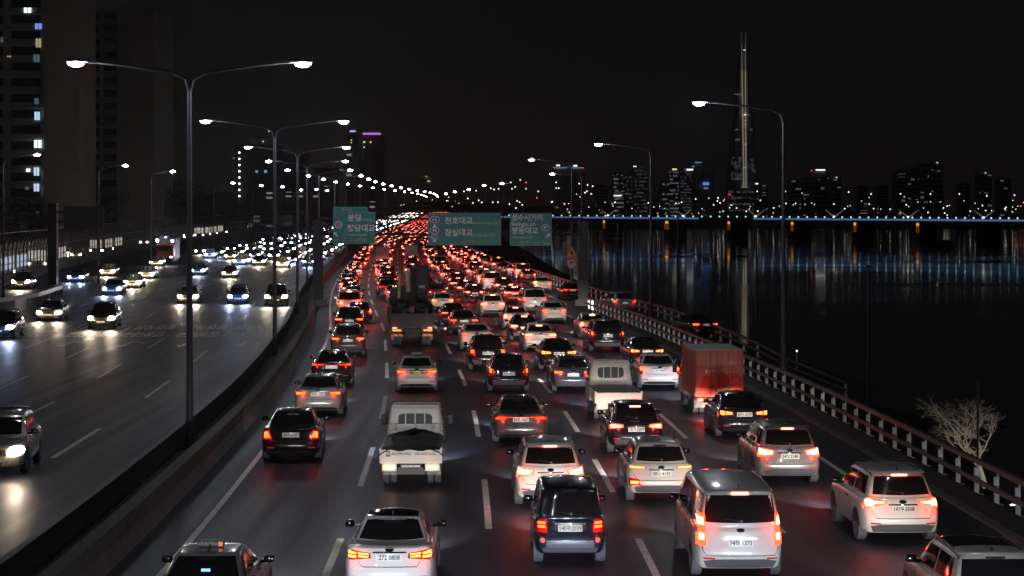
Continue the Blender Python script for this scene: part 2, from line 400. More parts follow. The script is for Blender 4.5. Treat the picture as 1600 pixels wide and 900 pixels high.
# outer guardrail of the ramp
root = empty('ramp_guardrail'); tag(root, 'thin guardrail with small white posts along the outer, river edge of the ramp', 'guardrail')
path = []
for (Z, X, z) in RAMP[1:-2]: path.append(Vector((X, Z, z)))
path += [rp(OUT(Z), Z) for Z in zs(160, 420, 5)]
dense = []
for a, b in zip(path, path[1:]):
    n = max(1, int((b-a).length/2.2)); dense += [a.lerp(b, k/n) for k in range(n)]
for dz, h in ((.86, .14), (.45, .1)):
    bm = NB(); beam_along(bm, [p + Vector((0, 0, dz)) for p in dense], .12, h); obj('rail', bm, RAIL, root)
bm = NB(); river_post(bm); pme = bpy.data.meshes.new('post'); bm.to_mesh(pme); bm.free(); pme.materials.append(POSTW)
for p in dense[:98]: objm('post', pme, root, p)
# median barrier: concrete wall with a steel cap, and a dark beam barrier on the oncoming side
root = empty('median_barrier'); tag(root, 'low concrete median wall with wide steel cap between the two carriageways', 'barrier')
bm = NB(); rings = []
for Z in zs(-40, 1400, 2.5):
    c = rp(-1.45, Z); rings.append([bm.verts.new(c + Vector((x, 0, z))) for x, z in ((-.3, 0), (-.14, .35), (-.11, .74), (.11, .74), (.14, .35), (.3, 0))])
for a, b in zip(rings, rings[1:]):
    for k in range(5): bm.faces.new((a[k], a[k+1], b[k+1], b[k]))
obj('wall', bm, CONC, root)
bm = NB(); beam_along(bm, rail_path(-1.38, -40, 1400, .80), .34, .1); obj('rail', bm, mat('median_rail', (.10, .092, .095), .8, 0, noise=.2, nscale=2), root)
guardrail('steel_median_barrier', 'dark steel beam barrier on posts along the oncoming edge of the median', -2.75, 28, 240,
          [(.36, .12, .64, 0), (.72, .18, .08, 0)], 4.0, lambda bm: box(bm, (0, 0, .3), (.10, .12, .6)), [DARKM], rm=DARKM)
# dark anti-glare shrubs tucked in the median (countless leaves -> individual low tufts)
# barrier at the left merge
root = empty('merge_guardrail'); tag(root, 'pale beam guardrail curving between the oncoming lanes and the merging road', 'guardrail')
pts = [Vector((x, y, .72)) for x, y in ((-52, 118), (-46, 135), (-40.3, 153), (-39.6, 166), (-41.5, 183))]
bm = NB(); beam_along(bm, pts, .1, .34); obj('rail', bm, mat('white_beam', (.6, .6, .6), .5, .3, noise=.2), root)
for i in range(14):
    u = i/13*3.999; a = pts[int(u)]; b = pts[int(u)+1]; p = a.lerp(b, u-int(u)); bm = NB(); box(bm, (0, 0, .35), (.12, .12, .7)); obj('post', bm, STEEL, root, loc=(p.x, p.y + .1, 0))

# ================================================================ STREET LAMPS
def lamp_head_bm(sgn, L):
    """housing at the end of an arm of length L, arm along +-x, origin at the pole top"""
    h = NB(); box(h, (sgn*(L+.36), 0, .50), (.78, .30, .12), bev=.04); box(h, (sgn*(L-.1), 0, .46), (.25, .12, .1))
    g = NB(); bmesh.ops.create_uvsphere(g, u_segments=14, v_segments=8, radius=1)
    bmesh.ops.scale(g, vec=(.31, .17, .15), verts=g.verts); bmesh.ops.translate(g, vec=(sgn*(L+.42), 0, .43), verts=g.verts)
    return h, g
def arm_pts(sgn, L): return [(0, 0, -.5), (sgn*.12, 0, -.1), (sgn*.5, 0, .1), (sgn*1.3, 0, .22), (sgn*L*.65, 0, .34), (sgn*(L+.05), 0, .47)]
LAMP_ME = {}
def lampglow(Z): return .9 if Z < 150 else min(1.45, .9 + (Z-150)/900)
def street_lamp(loc, label, sides=(-1, 1), L=3.25, H=12.1, rz=0, group='double-arm lamps standing in the median', light=True, power=105, seen=True, glow=1.0):
    key = (sides, round(L, 2), round(H, 1), glow)
    root = empty('street_lamp', loc, rz); tag(root, label, 'street lamp', group)
    if key not in LAMP_ME:
        bm = NB(); tube(bm, [(0, 0, 0), (0, 0, .9)], .15, 12); tube(bm, [(0, 0, .9), (0, 0, H*.5), (0, 0, H-.45)], [.115, .09, .065], 12); box(bm, (0, 0, .02), (.5, .5, .05))
        me = bpy.data.meshes.new('pole'); bm.to_mesh(me); bm.free(); me.materials.append(STEEL_P); d = {'pole': me}
        for s in sides:
            bm = NB(); tube(bm, [(x, y, z + H) for x, y, z in arm_pts(s, L)], [.06, .06, .055, .05, .04, .035], 8)
            me = bpy.data.meshes.new('arm'); bm.to_mesh(me); bm.free(); me.materials.append(STEEL_P)
            h, g = lamp_head_bm(s, L); bmesh.ops.translate(h, vec=(0, 0, H), verts=h.verts)
            bmesh.ops.translate(g, vec=(-s*(L+.42), 0, -.43), verts=g.verts); bmesh.ops.scale(g, vec=(glow,)*3, verts=g.verts); bmesh.ops.translate(g, vec=(s*(L+.42), 0, .43 + H), verts=g.verts)
            mh = bpy.data.meshes.new('lamp_head'); h.to_mesh(mh); h.free(); mh.materials.append(STEEL_P)
            mg = bpy.data.meshes.new('bulb'); g.to_mesh(mg); g.free(); mg.materials.append(LAMPW)
            d[s] = (me, mh, mg)
        LAMP_ME[key] = d
    d = LAMP_ME[key]; objm('pole', d['pole'], root)
    for s in sides:
        me, mh, mg = d[s]; a = objm('arm', me, root); h = objm('lamp_head', mh, root); objm('bulb', mg, h)
        if light: lamp('lamp_light', 'POINT', root, (s*(L+.42), 0, H+.17), power*4.2, (.86, .90, 1), .12)
    return root
Zm = [21.5, 64.5, 106, 149, 191, 234, 277, 322, 366, 412, 460, 520, 585, 655, 730, 806, 900, 1010, 1140, 1300]
for i, Z in enumerate(Zm):
    if Z > 250: pos = rp(-2.05 + min(6, (Z-250)*.01), Z)
    else: pos = rp(-2.45, Z)
    street_lamp(pos, f'tall grey double-arm street lamp, {ordw(i) if i else 0} one along the median' if i else 'double-arm street lamp in the median just ahead of the overpass',
                rz=heading(Z), light=Z < 300, glow=lampglow(Z))
Zr = [(40, 12.6), (88.4, 12.1), (143, 10.0), (186, 5.6)]
for i, (Z, X) in enumerate(Zr):
    if i == 0: lb = 'single-arm street lamp by the riverside guardrail just ahead of the overpass'
    else: lb = f'grey single-arm street lamp leaning its arm over the road, {ordw(i)} along the riverside guardrail'
    street_lamp((X, Z, 0), lb, (-1,), 3.35, 12.1, 0, 'single-arm lamps along the riverside guardrail', glow=lampglow(Z))
for i, (px, py, Z) in enumerate([(864, 272, 256), (785, 287, 346), (757, 290, 390), (733, 296, 450), (711, 300, 540), (697, 303, 640)]):
    p = at(px, py, Z); H = 12.1
    street_lamp((p.x + 3.7, Z, p.z - 12.5), f'small distant single-arm street lamp, {ordw(i+1)} in the row curving behind the direction signs', (-1,), 3.35, 12.1, 0,
                'distant single-arm lamps beyond the signs', light=i < 1, glow=lampglow(Z))
Zl = [(58, 242, 5, 169), (196, 259, 154, 210), (270, 268, 236, 240), (364, 286, 334, 331), (406, 290, 395, 380), (441, 292, 430, 430), (468, 297, 460, 480), (490, 296, 485, 540), (508, 298, 503, 600)]
for i, (px, py, pole, Z) in enumerate(Zl):
    p = at(px, py, Z); X = (pole - 800)*Z/FPX; L = max(1.2, abs(p.x - X) - .42)
    street_lamp((X, Z, p.z - 12.5), f'single-arm street lamp beyond the oncoming lanes, {ordw(i+1)} of its row from the apartment tower', (1,), L, 12.1, 0,
                'single-arm lamps beyond the oncoming lanes', power=45, light=i < 3, glow=lampglow(Z))
# slim unlit posts in the river park
bm = NB(); tube(bm, [(0, 0, 0), (0, 0, 10.5)], [.16, .08], 8); box(bm, (0, 0, 10.6), (.4, .3, .16))
pk = bpy.data.meshes.new('park_post'); bm.to_mesh(pk); bm.free(); pk.materials.append(STEEL_P)
for i, (px, top, Z, nm) in enumerate([(1357, 418, 150, 'standing apart near the bare lit tree'), (1182, 352, 208, 'behind the tall lamp by the guardrail'), (1059, 330, 236, 'behind the ramp, beside a taller lamp'), (965, 352, 270, 'behind the sign gantry post')]):
    p = at(px, top, Z); o = objm('park_post', pk, None, (p.x, Z, p.z - 10.5)); tag(o, f'slim unlit grey post in the dark river park {nm}', 'post', 'slim posts in the river park')
o = empty('park_lamp', (*at(1245, 575, 120).xy, at(1245, 578, 120).z)); tag(o, 'tiny white bollard lamp in the dark park behind the tall riverside lamp', 'bollard lamp')
bm = NB(); tube(bm, [(0, 0, 0), (0, 0, 1.1)], .04, 8); obj('post', bm, POSTW, o)
bm = NB(); tube(bm, [(0, 0, 1.1), (0, 0, 1.2)], .05, 8); obj('bulb', bm, mat('dim_white_light', (1, 1, 1), emit=(1, 1, 1), es=1.5), o)
bm = NB(); tube(bm, [(0, 0, -6), (0, 0, 2.3)], .045, 6); o = obj('signal_pole', bm, DARKM, loc=at(1528, 693, 72)); tag(o, 'thin black pole standing in front of the bare lit tree', 'pole')

# ================================================================ SIGN GANTRY
GREEN = mat('sign_green', (.014, .24, .225), .45, noise=.12, nscale=1.2); SIGNW = mat('sign_white', (.8, .8, .8), .4); SIGNG = mat('sign_faded_white', (.45, .55, .52), .5)
SIGNB = mat('sign_blue', (.03, .06, .35), .4); SIGNY = mat('sign_yellow_text', (.45, .38, .08), .5); SRED = mat('sign_red', (.7, .08, .05), .4)
ga = empty('sign_gantry', (5.9, 159, 0)); tag(ga, 'steel sign gantry spanning the road with three green direction signs', 'sign gantry')
GST = mat('gantry_steel', (.025, .025, .029), .6, .1, noise=.15, nscale=1)
YG = 162.0
def gx(px): return (px-800)*YG/FPX - 5.9
def gz(py): return CAMH - (py-HOR)*YG/FPX
for px, Zb, wd in ((911, 0, .85), (497, 0, .8)):
    bm = NB(); box(bm, (gx(px), YG-159, gz(345)/2), (wd, .7, gz(345))); box(bm, (gx(px)+wd*.32, YG-159-.4, gz(345)/2), (.12, .14, gz(345))); obj('post', bm, GST, ga)
    bm = NB(); box(bm, (gx(px), YG-159, .25), (wd+.5, 1.2, .5)); obj('base', bm, CONC, ga)
bm = NB()
x0, x1 = gx(497), gx(911); zt, zb_ = gz(342), gz(366)
for yy in (-.35, .35):
    for z in (zt, zb_): tube(bm, [(x0, YG-159+yy, z), (x1, YG-159+yy, z)], .09, 8)
    n = 14
    for k in range(n):
        a = x0 + (x1-x0)*k/n; b = x0 + (x1-x0)*(k+1)/n
        tube(bm, [(a, YG-159+yy, zt if k % 2 else zb_), (b, YG-159+yy, zb_ if k % 2 else zt)], .05, 6)
obj('truss', bm, GST, ga)
def sign(px0, py0, px1, py1, dy=-.55):
    x0, x1, z1, z0 = gx(px0), gx(px1), gz(py0), gz(py1); y = YG-159+dy
    bm = NB(); box(bm, ((x0+x1)/2, y+.04, (z0+z1)/2), (x1-x0, .08, z1-z0))
    s = obj('sign_panel', bm, GREEN, ga)
    bm = NB()
    for c, sz in ((((x0+x1)/2, y-.01, z1-.05), (x1-x0-.06, .03, .05)), (((x0+x1)/2, y-.01, z0+.05), (x1-x0-.06, .03, .05)), ((x0+.05, y-.01, (z0+z1)/2), (.05, .03, z1-z0-.16)), ((x1-.05, y-.01, (z0+z1)/2), (.05, .03, z1-z0-.16))): box(bm, c, sz)
    obj('border', bm, mat('sign_border', (.12, .32, .30), .5), s); return s, y - .012
def st(s, y, body, px, py, hpx, m=SIGNW, sx=1, bold=.012, ax='LEFT'): return text(body, hpx*YG/FPX*1.14, m, s, (gx(px), y, gz(py)), ax=ax, sx=sx, bold=bold)
def shield(s, y, px, py, rw, rh, num, m1, m2, tm, sz=7):
    for r_, mm, dy in ((1, m1, -.004), (.84, m2, -.010)):
        bm = NB(); f = bm.faces.new([bm.verts.new((gx(px) + math.cos(a)*rw*r_*YG/FPX, y+dy, gz(py) + math.sin(a)*rh*r_*YG/FPX)) for a in [2*math.pi*k/24 for k in range(24)]])
        bmesh.ops.solidify(bm, geom=[f], thickness=.006) if False else None
        obj('route_shield', bm, mm, s)
    st(s, y-.016, num, px, py, sz, tm, ax='CENTER', bold=.008)
def arrow(s, y, px, py, ang, L=11):
    bm = NB(); u = YG/FPX
    pts = [(-.5, -.11), (.05, -.11), (.05, -.36), (.5, 0), (.05, .36), (.05, .11), (-.5, .11)]
    ca, sa = math.cos(ang), math.sin(ang); bm.faces.new([bm.verts.new((gx(px) + (x*ca - z*sa)*L*u, y-.005, gz(py) + (x*sa + z*ca)*L*u)) for x, z in pts]); obj('arrow', bm, SIGNW, s)
s, y = sign(521, 323, 575, 336, -.25); st(s, y, '천호대교', 534, 328, 4, SIGNG, bold=0)
s, y = sign(521, 331, 587, 381)
st(s, y, '분당', 544, 341, 10.5); st(s, y, 'Bundang', 564, 343, 5.5, SIGNG, sx=.85, bold=.003); st(s, y, '청담대교', 543, 357, 10.5, SIGNW); st(s, y, 'Cheongdamdaegyo(Br)', 542, 366.5, 4.5, SIGNG, sx=.68, bold=.003)
shield(s, y, 530, 351, 6.5, 6.5, '61', SIGNG, mat('sign_cream', (.6, .5, .48), .5), mat('sign_text_dark', (.03, .03, .05), .5)); arrow(s, y, 526, 366, R(135), 9)
bm = NB()
for q in ([(523, 378), (527, 372), (536, 374), (540, 378)], [(537, 357), (544, 358), (541, 376), (538, 376)], [(545, 371), (575, 372), (573, 378), (548, 377)]):
    bm.faces.new([bm.verts.new((gx(a), y - .002, gz(b))) for a, b in reversed(q)])
obj('pale_patch', bm, mat('faded_patch', (.12, .30, .24), .6, noise=.5, nscale=3), s)
st(s, y, '(1-2차로)', 548, 375, 5.5, SIGNY, bold=.002)
s, y = sign(669, 332.5, 783, 383)
st(s, y, '천호대교', 695, 345.5, 10.5); st(s, y, 'Cheonhodaegyo(Br)', 736, 348, 6, SIGNG, sx=.78, bold=.004)
st(s, y, '잠실대교', 695, 364, 10.5); st(s, y, 'Jamsildaegyo(Br)', 736, 367, 6, SIGNG, sx=.86, bold=.004); st(s, y, '(2-4차로)', 722, 377, 4.5, SIGNY, bold=.002)
shield(s, y, 679.5, 343, 8, 5.5, '63', SIGNW, SIGNB, SIGNW, 6.5); shield(s, y, 679.5, 360, 7.5, 5.2, '46', SIGNW, SIGNB, SIGNW, 6.5); shield(s, y, 679, 370, 5.6, 5.2, '70', SIGNG, mat('sign_cream', (0, 0, 0)), mat('sign_text_dark', (0, 0, 0)), 5.5)
bm = NB()
for q in ([(679.5, 349.5), (675.5, 356), (683.5, 356)], [(677, 375), (682, 375), (682, 378), (677, 378)]): bm.faces.new([bm.verts.new((gx(a), y - .014, gz(b))) for a, b in (q if len(q) == 3 else q[::-1])])
obj('arrow', bm, SIGNW, s)
s, y = sign(796.5, 333, 862, 384)
st(s, y, '성수사거리', 799, 340.5, 9.5); st(s, y, 'Seongsu Jct', 799, 350, 7.5, SIGNW, sx=.95, bold=.006); st(s, y, '영동대교', 799, 361, 10); st(s, y, 'Yeongdongdaegyo(Br)', 799, 370.5, 5, SIGNG, sx=.66, bold=.003)
st(s, y, '(5차로)', 811, 378, 5, SIGNY, bold=.002); st(s, y, '남 단', 833, 380, 4, SIGNG, bold=.001); st(s, y, '1km', 849, 380, 5, SIGNG)
shield(s, y, 852, 355.5, 7, 5.2, '47', SIGNW, SIGNB, SIGNW, 6.5); arrow(s, y, 856, 368, R(45), 10)
# warning and prohibition signs on a lamp pole (bolted together on one bracket)
P = at(893, 400, 185.4); tr = empty('traffic_sign', P); tag(tr, 'orange warning triangle above a round no-right-turn sign on the lamp pole by the gantry', 'traffic sign')
u = 185.4/FPX
def flat(pts, m, name, y, t=.02):
    bm = NB(); f = bm.faces.new([bm.verts.new((a*u, y, -b*u)) for a, b in pts]); bmesh.ops.recalc_face_normals(bm, faces=[f])
    r = bmesh.ops.extrude_face_region(bm, geom=[f]); bmesh.ops.translate(bm, vec=(0, t, 0), verts=[v for v in r['geom'] if isinstance(v, bmesh.types.BMVert)]); bmesh.ops.recalc_face_normals(bm, faces=bm.faces)
    return obj(name, bm, m, tr)
TRO = mat('sign_orange', (.95, .36, .02), .4); 
flat([(0, -17), (10.8, 2.5), (-10.8, 2.5)], SRED, 'triangle_border', -.2); flat([(0, -12.5), (7.2, .6), (-7.2, .6)], TRO, 'triangle_face', -.23); BLK = mat('sign_black', (.01, .01, .01), .5)
flat([(-1.2, -9), (1.0, -9), (1.0, -1), (-1.2, -1)], BLK, 'symbol', -.25); flat([(1, -6.5), (4, -2.4), (3.2, -1.8), (.9, -4.6)], BLK, 'symbol', -.25)
def circ(r, n=28, cx=0, cy=11.5): return [(cx + r*math.cos(2*math.pi*k/n), cy + r*math.sin(2*math.pi*k/n)) for k in range(n)]
flat(circ(9), SRED, 'disc_border', -.2); flat(circ(6.6), mat('sign_disc_white', (.7, .66, .62), .4), 'disc_face', -.23)
flat([(-3, 15), (-1.8, 15), (-1.6, 11.2), (1, 10.4), (1, 12), (4, 9.6), (1, 7.4), (1, 8.8), (-2, 9.4), (-3, 11)], BLK, 'symbol', -.25); flat([(-4.6, 7), (-3.9, 6.4), (4.6, 15.6), (3.9, 16.2)], SRED, 'slash', -.27)

# second gantry with the back of a sign above the merging road on the far side of the oncoming lanes
g2 = empty('dark_gantry_mast', (at(83, 445, 207).x, 207, 0)); tag(g2, 'thick dark mast holding the ribbed back of a road sign before the noise barrier', 'sign mast')
bm = NB(); box(bm, (0, 0, 4.25), (.9, .9, 8.5)); obj('post', bm, DARKM, g2)
bm = NB(); tube(bm, [(0, 0, 7.6), (1.3, 0, 7.6)], .12, 8); tube(bm, [(0, 0, 6.6), (1.3, 0, 6.6)], .12, 8); obj('arm', bm, DARKM, g2)
bm = NB(); box(bm, (3.2, 0, 7.1), (4.1, .1, 2.3))
for k in range(6): box(bm, (1.35 + k*.74, .09, 7.1), (.09, .1, 2.3))
obj('sign_panel', bm, mat('sign_back', (.05, .055, .045), .6, .2, noise=.2), g2)
# far gantry
for n_, (Z, h) in enumerate([(420, 7.4), (610, 8.2)]):
    g3 = empty('distant_gantry', rp(0, Z)); tag(g3, ['plain dark gantry across the packed lanes behind the green signs', 'most distant dark gantry, small, where the lanes bend away'][n_], 'sign gantry')
    for x in (-2.4, 20.5): bm = NB(); box(bm, (x, 0, h/2), (.6, .6, h)); obj('post', bm, GST, g3)
    bm = NB(); tube(bm, [(-2.4, 0, h), (20.5, 0, h)], .14, 6); tube(bm, [(-2.4, 0, h-1.3), (20.5, 0, h-1.3)], .14, 6)
    for k in range(12): tube(bm, [(-2.4+k*1.91, 0, h-1.3*(k % 2)), (-2.4+(k+1)*1.91, 0, h-1.3*((k+1) % 2))], .07, 5)
    obj('truss', bm, GST, g3)

# ================================================================ NOISE BARRIER
NP = hermite([(150, -46), (207, -53), (318, -65), (420, -70), (497, -72.5), (650, -76), (760, -80)])
nb = empty('noise_barrier'); tag(nb, 'tall transparent noise barrier with curved steel ribs along the merging road', 'noise barrier')
prof = [(0, 0), (0, 1), (0, 3.4), (.12, 4.3), (.5, 5.0), (1.2, 5.5)]
GL = mat('smoky_acrylic', (.6, .62, .65), .3)
nt = GL.node_tree; b_ = nt.nodes['Principled BSDF']; tb = nt.nodes.new('ShaderNodeBsdfTransparent'); tl = nt.nodes.new('ShaderNodeBsdfRefraction'); tl.inputs['Color'].default_value = (.8, .8, .85, 1); tl.inputs['Roughness'].default_value = .28; tl.inputs['IOR'].default_value = 1.15
mx = nt.nodes.new('ShaderNodeMixShader'); mx2 = nt.nodes.new('ShaderNodeMixShader'); mx.inputs[0].default_value = .4; mx2.inputs[0].default_value = .08
tb.inputs[0].default_value = (.8, .82, .86, 1)
nt.links.new(tb.outputs[0], mx.inputs[1]); nt.links.new(tl.outputs[0], mx.inputs[2]); nt.links.new(mx.outputs[0], mx2.inputs[1]); nt.links.new(b_.outputs[0], mx2.inputs[2]); nt.links.new(mx2.outputs[0], nt.nodes['Material Output'].inputs[0])
bm = NB(); rows = []
for Z in zs(150, 760, 6): rows.append([bm.verts.new((NP(Z)+x, Z, zroad(Z)+z)) for x, z in prof[1:]])
for a, b in zip(rows, rows[1:]):
    for k in range(4): bm.faces.new((a[k], a[k+1], b[k+1], b[k]))
obj('glazing', bm, GL, nb)
bm = NB(); pa = [Vector((NP(Z), Z, zroad(Z)+.45)) for Z in zs(150, 760, 6)]; beam_along(bm, pa, .35, 1.1); obj('footing_wall', bm, CONC, nb)
bm = NB()
for x, z in ((0, 3.4), (1.2, 5.5), (0, 2.1)): beam_along(bm, [Vector((NP(Z)+x+.05, Z, zroad(Z)+z)) for Z in zs(150, 760, 6)], .09, .09)
obj('rail', bm, DARKM, nb)
bm = NB(); tube(bm, [(x+.08, 0, z) for x, z in prof], .075, 6); rib = bpy.data.meshes.new('rib'); bm.to_mesh(rib); bm.free(); rib.materials.append(DARKM)
Z = 152
for k in range(98): objm('rib', rib, nb, (NP(Z), Z, zroad(Z))); Z += 3.2 if Z < 340 else 7.5
def foot(px): return None
# added city buses whose glowing windows backlight the barrier panels
BW = [em('bus_window_cool', (.72, .8, 1), .95), em('bus_window_warm', (1, .88, .74), .75)]
for i, (Z, k) in enumerate([(209, 0), (221.5, 0), (252, 1), (264, 1), (322, 1), (335, 1), (470, 1), (483, 1), (497, 1)]):
    hd = math.atan2(-(NP(Z+3)-NP(Z-3)), 6); r = empty('added_city_bus', (NP(Z)-2.6, Z+5.5, zroad(Z)+.02), hd + math.pi); tag(r, f'added city bus with {["cool white", "warm"][k]} lit windows, {ordw(i+1)} of the buses behind the noise barrier', 'bus', 'buses behind the noise barrier')
    b = rbox(1.25, 5.5, 1.35, .2, (4, 10, 4)); bmesh.ops.translate(b, vec=(0, 0, 1.75), verts=b.verts); objm('body', mesh_of(b, 'body', mat('bus_paint', (.45, .45, .47), .4)), r)
    for sg in (-1, 1):
        for q in range(8): b = NB(); box(b, (sg*1.26, -4.6+q*1.25, 2.05), (.04, 1.08, 1.35)); obj('window', b, BW[k], r)
        for y in (-3, 3): b = NB(); tube(b, [(sg*1.0, y, .5), (sg*1.27, y, .5)], .5, 14); obj('wheel', b, DARKM, r)
        b = NB(); box(b, (sg*.95, 5.52, .95), (.34, .06, .24)); obj('headlight', b, em('bus_headlight', (1, .92, .85), 25), r)
    b = NB(); box(b, (0, 5.51, 2.0), (2.1, .06, 1.3)); obj('windscreen', b, BW[k], r); b = NB(); box(b, (0, -5.51, 2.1), (2.0, .06, 1.0)); obj('rear_window', b, BW[k], r)
# frontage road behind the barrier
bm = NB(); strip(bm, [(Vector((NP(Z)-14, Z, zroad(Z)+.0)), Vector((NP(Z)-.2, Z, zroad(Z)+.0))) for Z in zs(150, 760, 6)]); structure('frontage_road', bm, ASPH)

# ================================================================ TREES
LEAF = mat('dark_foliage', (.035, .045, .02), .8, noise=.4, nscale=.8); BARK = mat('bark', (.07, .055, .04), .9, noise=.3)
def tree_meshes(seed, h=9, rx=4.2):
    rn = random.Random(seed)
    t = NB(); tube(t, [(0, 0, 0), (.1, 0, h*.25), (0, .15, h*.55)], [.28, .2, .1], 7)
    for k in range(5):
        a = rn.uniform(0, 6.28); tube(t, [(0, 0, h*.3+k*.4), (math.cos(a)*rx*.4, math.sin(a)*rx*.4, h*.5+k*.5), (math.cos(a)*rx*.7, math.sin(a)*rx*.7, h*.62+k*.5)], [.1, .06, .03], 5)
    c = NB()
    cl = [(rn.gauss(0, rx*.42), rn.gauss(0, rx*.42), h*.62 + rn.gauss(0, h*.16)) for _ in range(26)]
    for (x, y, z) in cl:
        for _ in range(55):
            p = Vector((x + rn.gauss(0, .75), y + rn.gauss(0, .75), z + rn.gauss(0, .6))); u_ = Vector((rn.gauss(0, 1), rn.gauss(0, 1), rn.gauss(0, 1))).normalized(); v_ = u_.orthogonal().normalized(); s = rn.uniform(.14, .3)
            c.faces.new([c.verts.new(p + u_*s), c.verts.new(p + v_*s*.6), c.verts.new(p - u_*s), c.verts.new(p - v_*s*.6)])
    a = bpy.data.meshes.new('trunk'); t.to_mesh(a); t.free(); a.materials.append(BARK)
    b = bpy.data.meshes.new('crown'); c.to_mesh(b); c.free(); b.materials.append(LEAF)
    return a, b
TM = [tree_meshes(s) for s in (1, 2, 3)]
spots = [(18, 330, 230, 1.1), (110, 330, 235, .9), (165, 322, 250, 1.25), (192, 318, 262, 1.3), (228, 330, 290, 1.0), (262, 333, 310, 1.0), (300, 332, 340, 1.1), (345, 326, 400, 1.6), (386, 332, 450, 1.3), (420, 336, 520, 1.4), (455, 336, 560, 1.4)]
for i, (px, py, Z, s) in enumerate(spots):
    X = min((px-800)*Z/FPX, NP(max(Z, 150)) - 16 if Z < 760 else 0); r = empty('roadside_tree', (X, Z, zroad(Z)-.2), i*1.3)
    tag(r, f'dark leafy tree behind the noise barrier, {ordw(i+1)} of the tree row counted from the mast', 'tree', 'dark trees behind the noise barrier')
    r.scale = (s, s, s); objm('trunk', TM[i % 3][0], r); objm('crown', TM[i % 3][1], r)
# bare tree lit at the river side
def bare_tree():
    rn = random.Random(11); bm = NB(); tw = NB()
    def br(p, d, L, r, depth):
        n = 3; pts = [p]; dd = d.copy()
        for k in range(n): dd = (dd + Vector((rn.gauss(0, .13), rn.gauss(0, .13), rn.gauss(0, .1)+.02))).normalized(); pts.append(pts[-1] + dd*L/n)
        tube(bm if depth > 3 else tw, pts, [r*(1-.35*k/n) for k in range(n+1)], 5 if depth > 3 else 3, caps=False)
        if depth == 0: return
        for k in range(3 if depth > 1 else 4):
            q = pts[rn.choice([2, 3, 3])]; e = (dd + Vector((rn.gauss(0, .5), rn.gauss(0, .5), rn.gauss(.06, .35)))).normalized(); br(q, e, L*rn.uniform(.6, .82), r*.55, depth-1)
    br(Vector((0, 0, 0)), Vector((-.06, 0, 1)), 1.12, .10, 7)
    return bm, tw
r = empty('bare_tree', (at(1540, 700, 76).x, 76, -2.9)); r.scale = (1.3, 1.2, 1.0); tag(r, 'pale bare-branched tree lit from below beyond the riverside guardrail', 'tree')
a, b = bare_tree(); BT = mat('pale_branches', (.50, .46, .39), .8); obj('trunk', a, BT, r); obj('crown', b, BT, r)
fl = empty('park_floodlight', (at(1590, 740, 71).x, 71.5, -3.2)); tag(fl, 'small floodlight on a short post beneath the bare tree', 'floodlight')
bm = NB(); tube(bm, [(0, 0, -3), (0, 0, .2)], .05, 6); box(bm, (0, 0, .25), (.3, .2, .15)); obj('post', bm, DARKM, fl)
lamp('flood_light', 'POINT', fl, (0, .1, .55), 330, (1, .96, .82), .08)

# ================================================================ APARTMENT TOWERS
WALL = mat('apartment_concrete', (.34, .33, .27), .85, noise=.1, nscale=.3); DKGL = mat('dark_glass', (.02, .025, .03), .15)
WINS = [mat('lit_window_cool', (.6, .7, .8), emit=(.55, .8, 1), es=.9), mat('lit_window_white', (.8, .8, .8), emit=(.8, .95, 1), es=1.6), mat('lit_window_blue', (.3, .4, .8), emit=(.25, .35, 1), es=.8),
        mat('lit_window_warm', (.8, .7, .4), emit=(1, .85, .5), es=.35), mat('lit_window_dim', (.4, .5, .5), emit=(.5, .75, .9), es=.12)]
def apartment(name, label, x0, x1, Z, ztop, gable, lit, peak=0):
    root = empty(name, ((x0+x1)/2, Z, 0)); tag(root, label, 'apartment block'); W = x1-x0; D = 14
    bm = NB(); gx0 = x0 + (x1-x0)*gable - (x0+x1)/2
    box(bm, ((gx0 + W/2)/2, D/2, ztop/2), (W/2-gx0, D, ztop)); obj('gable_wall', bm, WALL, root)
    bm = NB(); box(bm, ((-W/2+gx0)/2, D/2+2, ztop/2), (gx0+W/2, D-2, ztop)); obj('wall', bm, WALL, root)
    if peak:
        bm = NB(); a = [bm.verts.new(v) for v in ((gx0, 0, ztop), (W/2, 0, ztop), ((gx0+W/2)/2, 0, ztop+peak), (gx0, D, ztop), (W/2, D, ztop), ((gx0+W/2)/2, D, ztop+peak))]
        for f in ((0, 1, 2), (5, 4, 3), (0, 2, 5, 3), (1, 4, 5, 2)): bm.faces.new([a[i] for i in f])
        obj('roof', bm, WALL, root)
    n = int(ztop/2.8); bmb = NB(); box(bmb, (0, 0, 0), (gx0+W/2-.8, .9, .9)); bal = bpy.data.meshes.new('balcony'); bmb.to_mesh(bal); bmb.free(); bal.materials.append(mat('balcony_panel', (.24, .24, .22), .7))
    bmb = NB(); box(bmb, (0, 0, 0), ((gx0+W/2)*.36, .12, 1.5)); wn_ = bpy.data.meshes.new('window'); bmb.to_mesh(wn_); bmb.free(); wn_.materials.append(DKGL)
    for k in range(n):
        objm('balcony', bal, root, ((-W/2+gx0)/2, 2.6, k*2.8+1.4))
        for q in (.27, .73): objm('window', wn_, root, (-W/2 + (gx0+W/2)*q, 2.97, k*2.8+2.6))
    for (px, py, wp, hp, mi) in lit:
        p = at(px, py, Z+1.9); bm = NB(); box(bm, (0, 0, 0), (wp*Z/FPX, .1, hp*Z/FPX)); obj('lit_window', bm, WINS[mi], root, loc=(p.x-(x0+x1)/2, 1.9, p.z))
        bm = NB(); box(bm, (0, 0, 0), (wp*Z/FPX*.09, .06, hp*Z/FPX)); obj('window_frame', bm, DARKM, root, loc=(p.x-(x0+x1)/2, 1.8, p.z))
    return root
Zt = 350
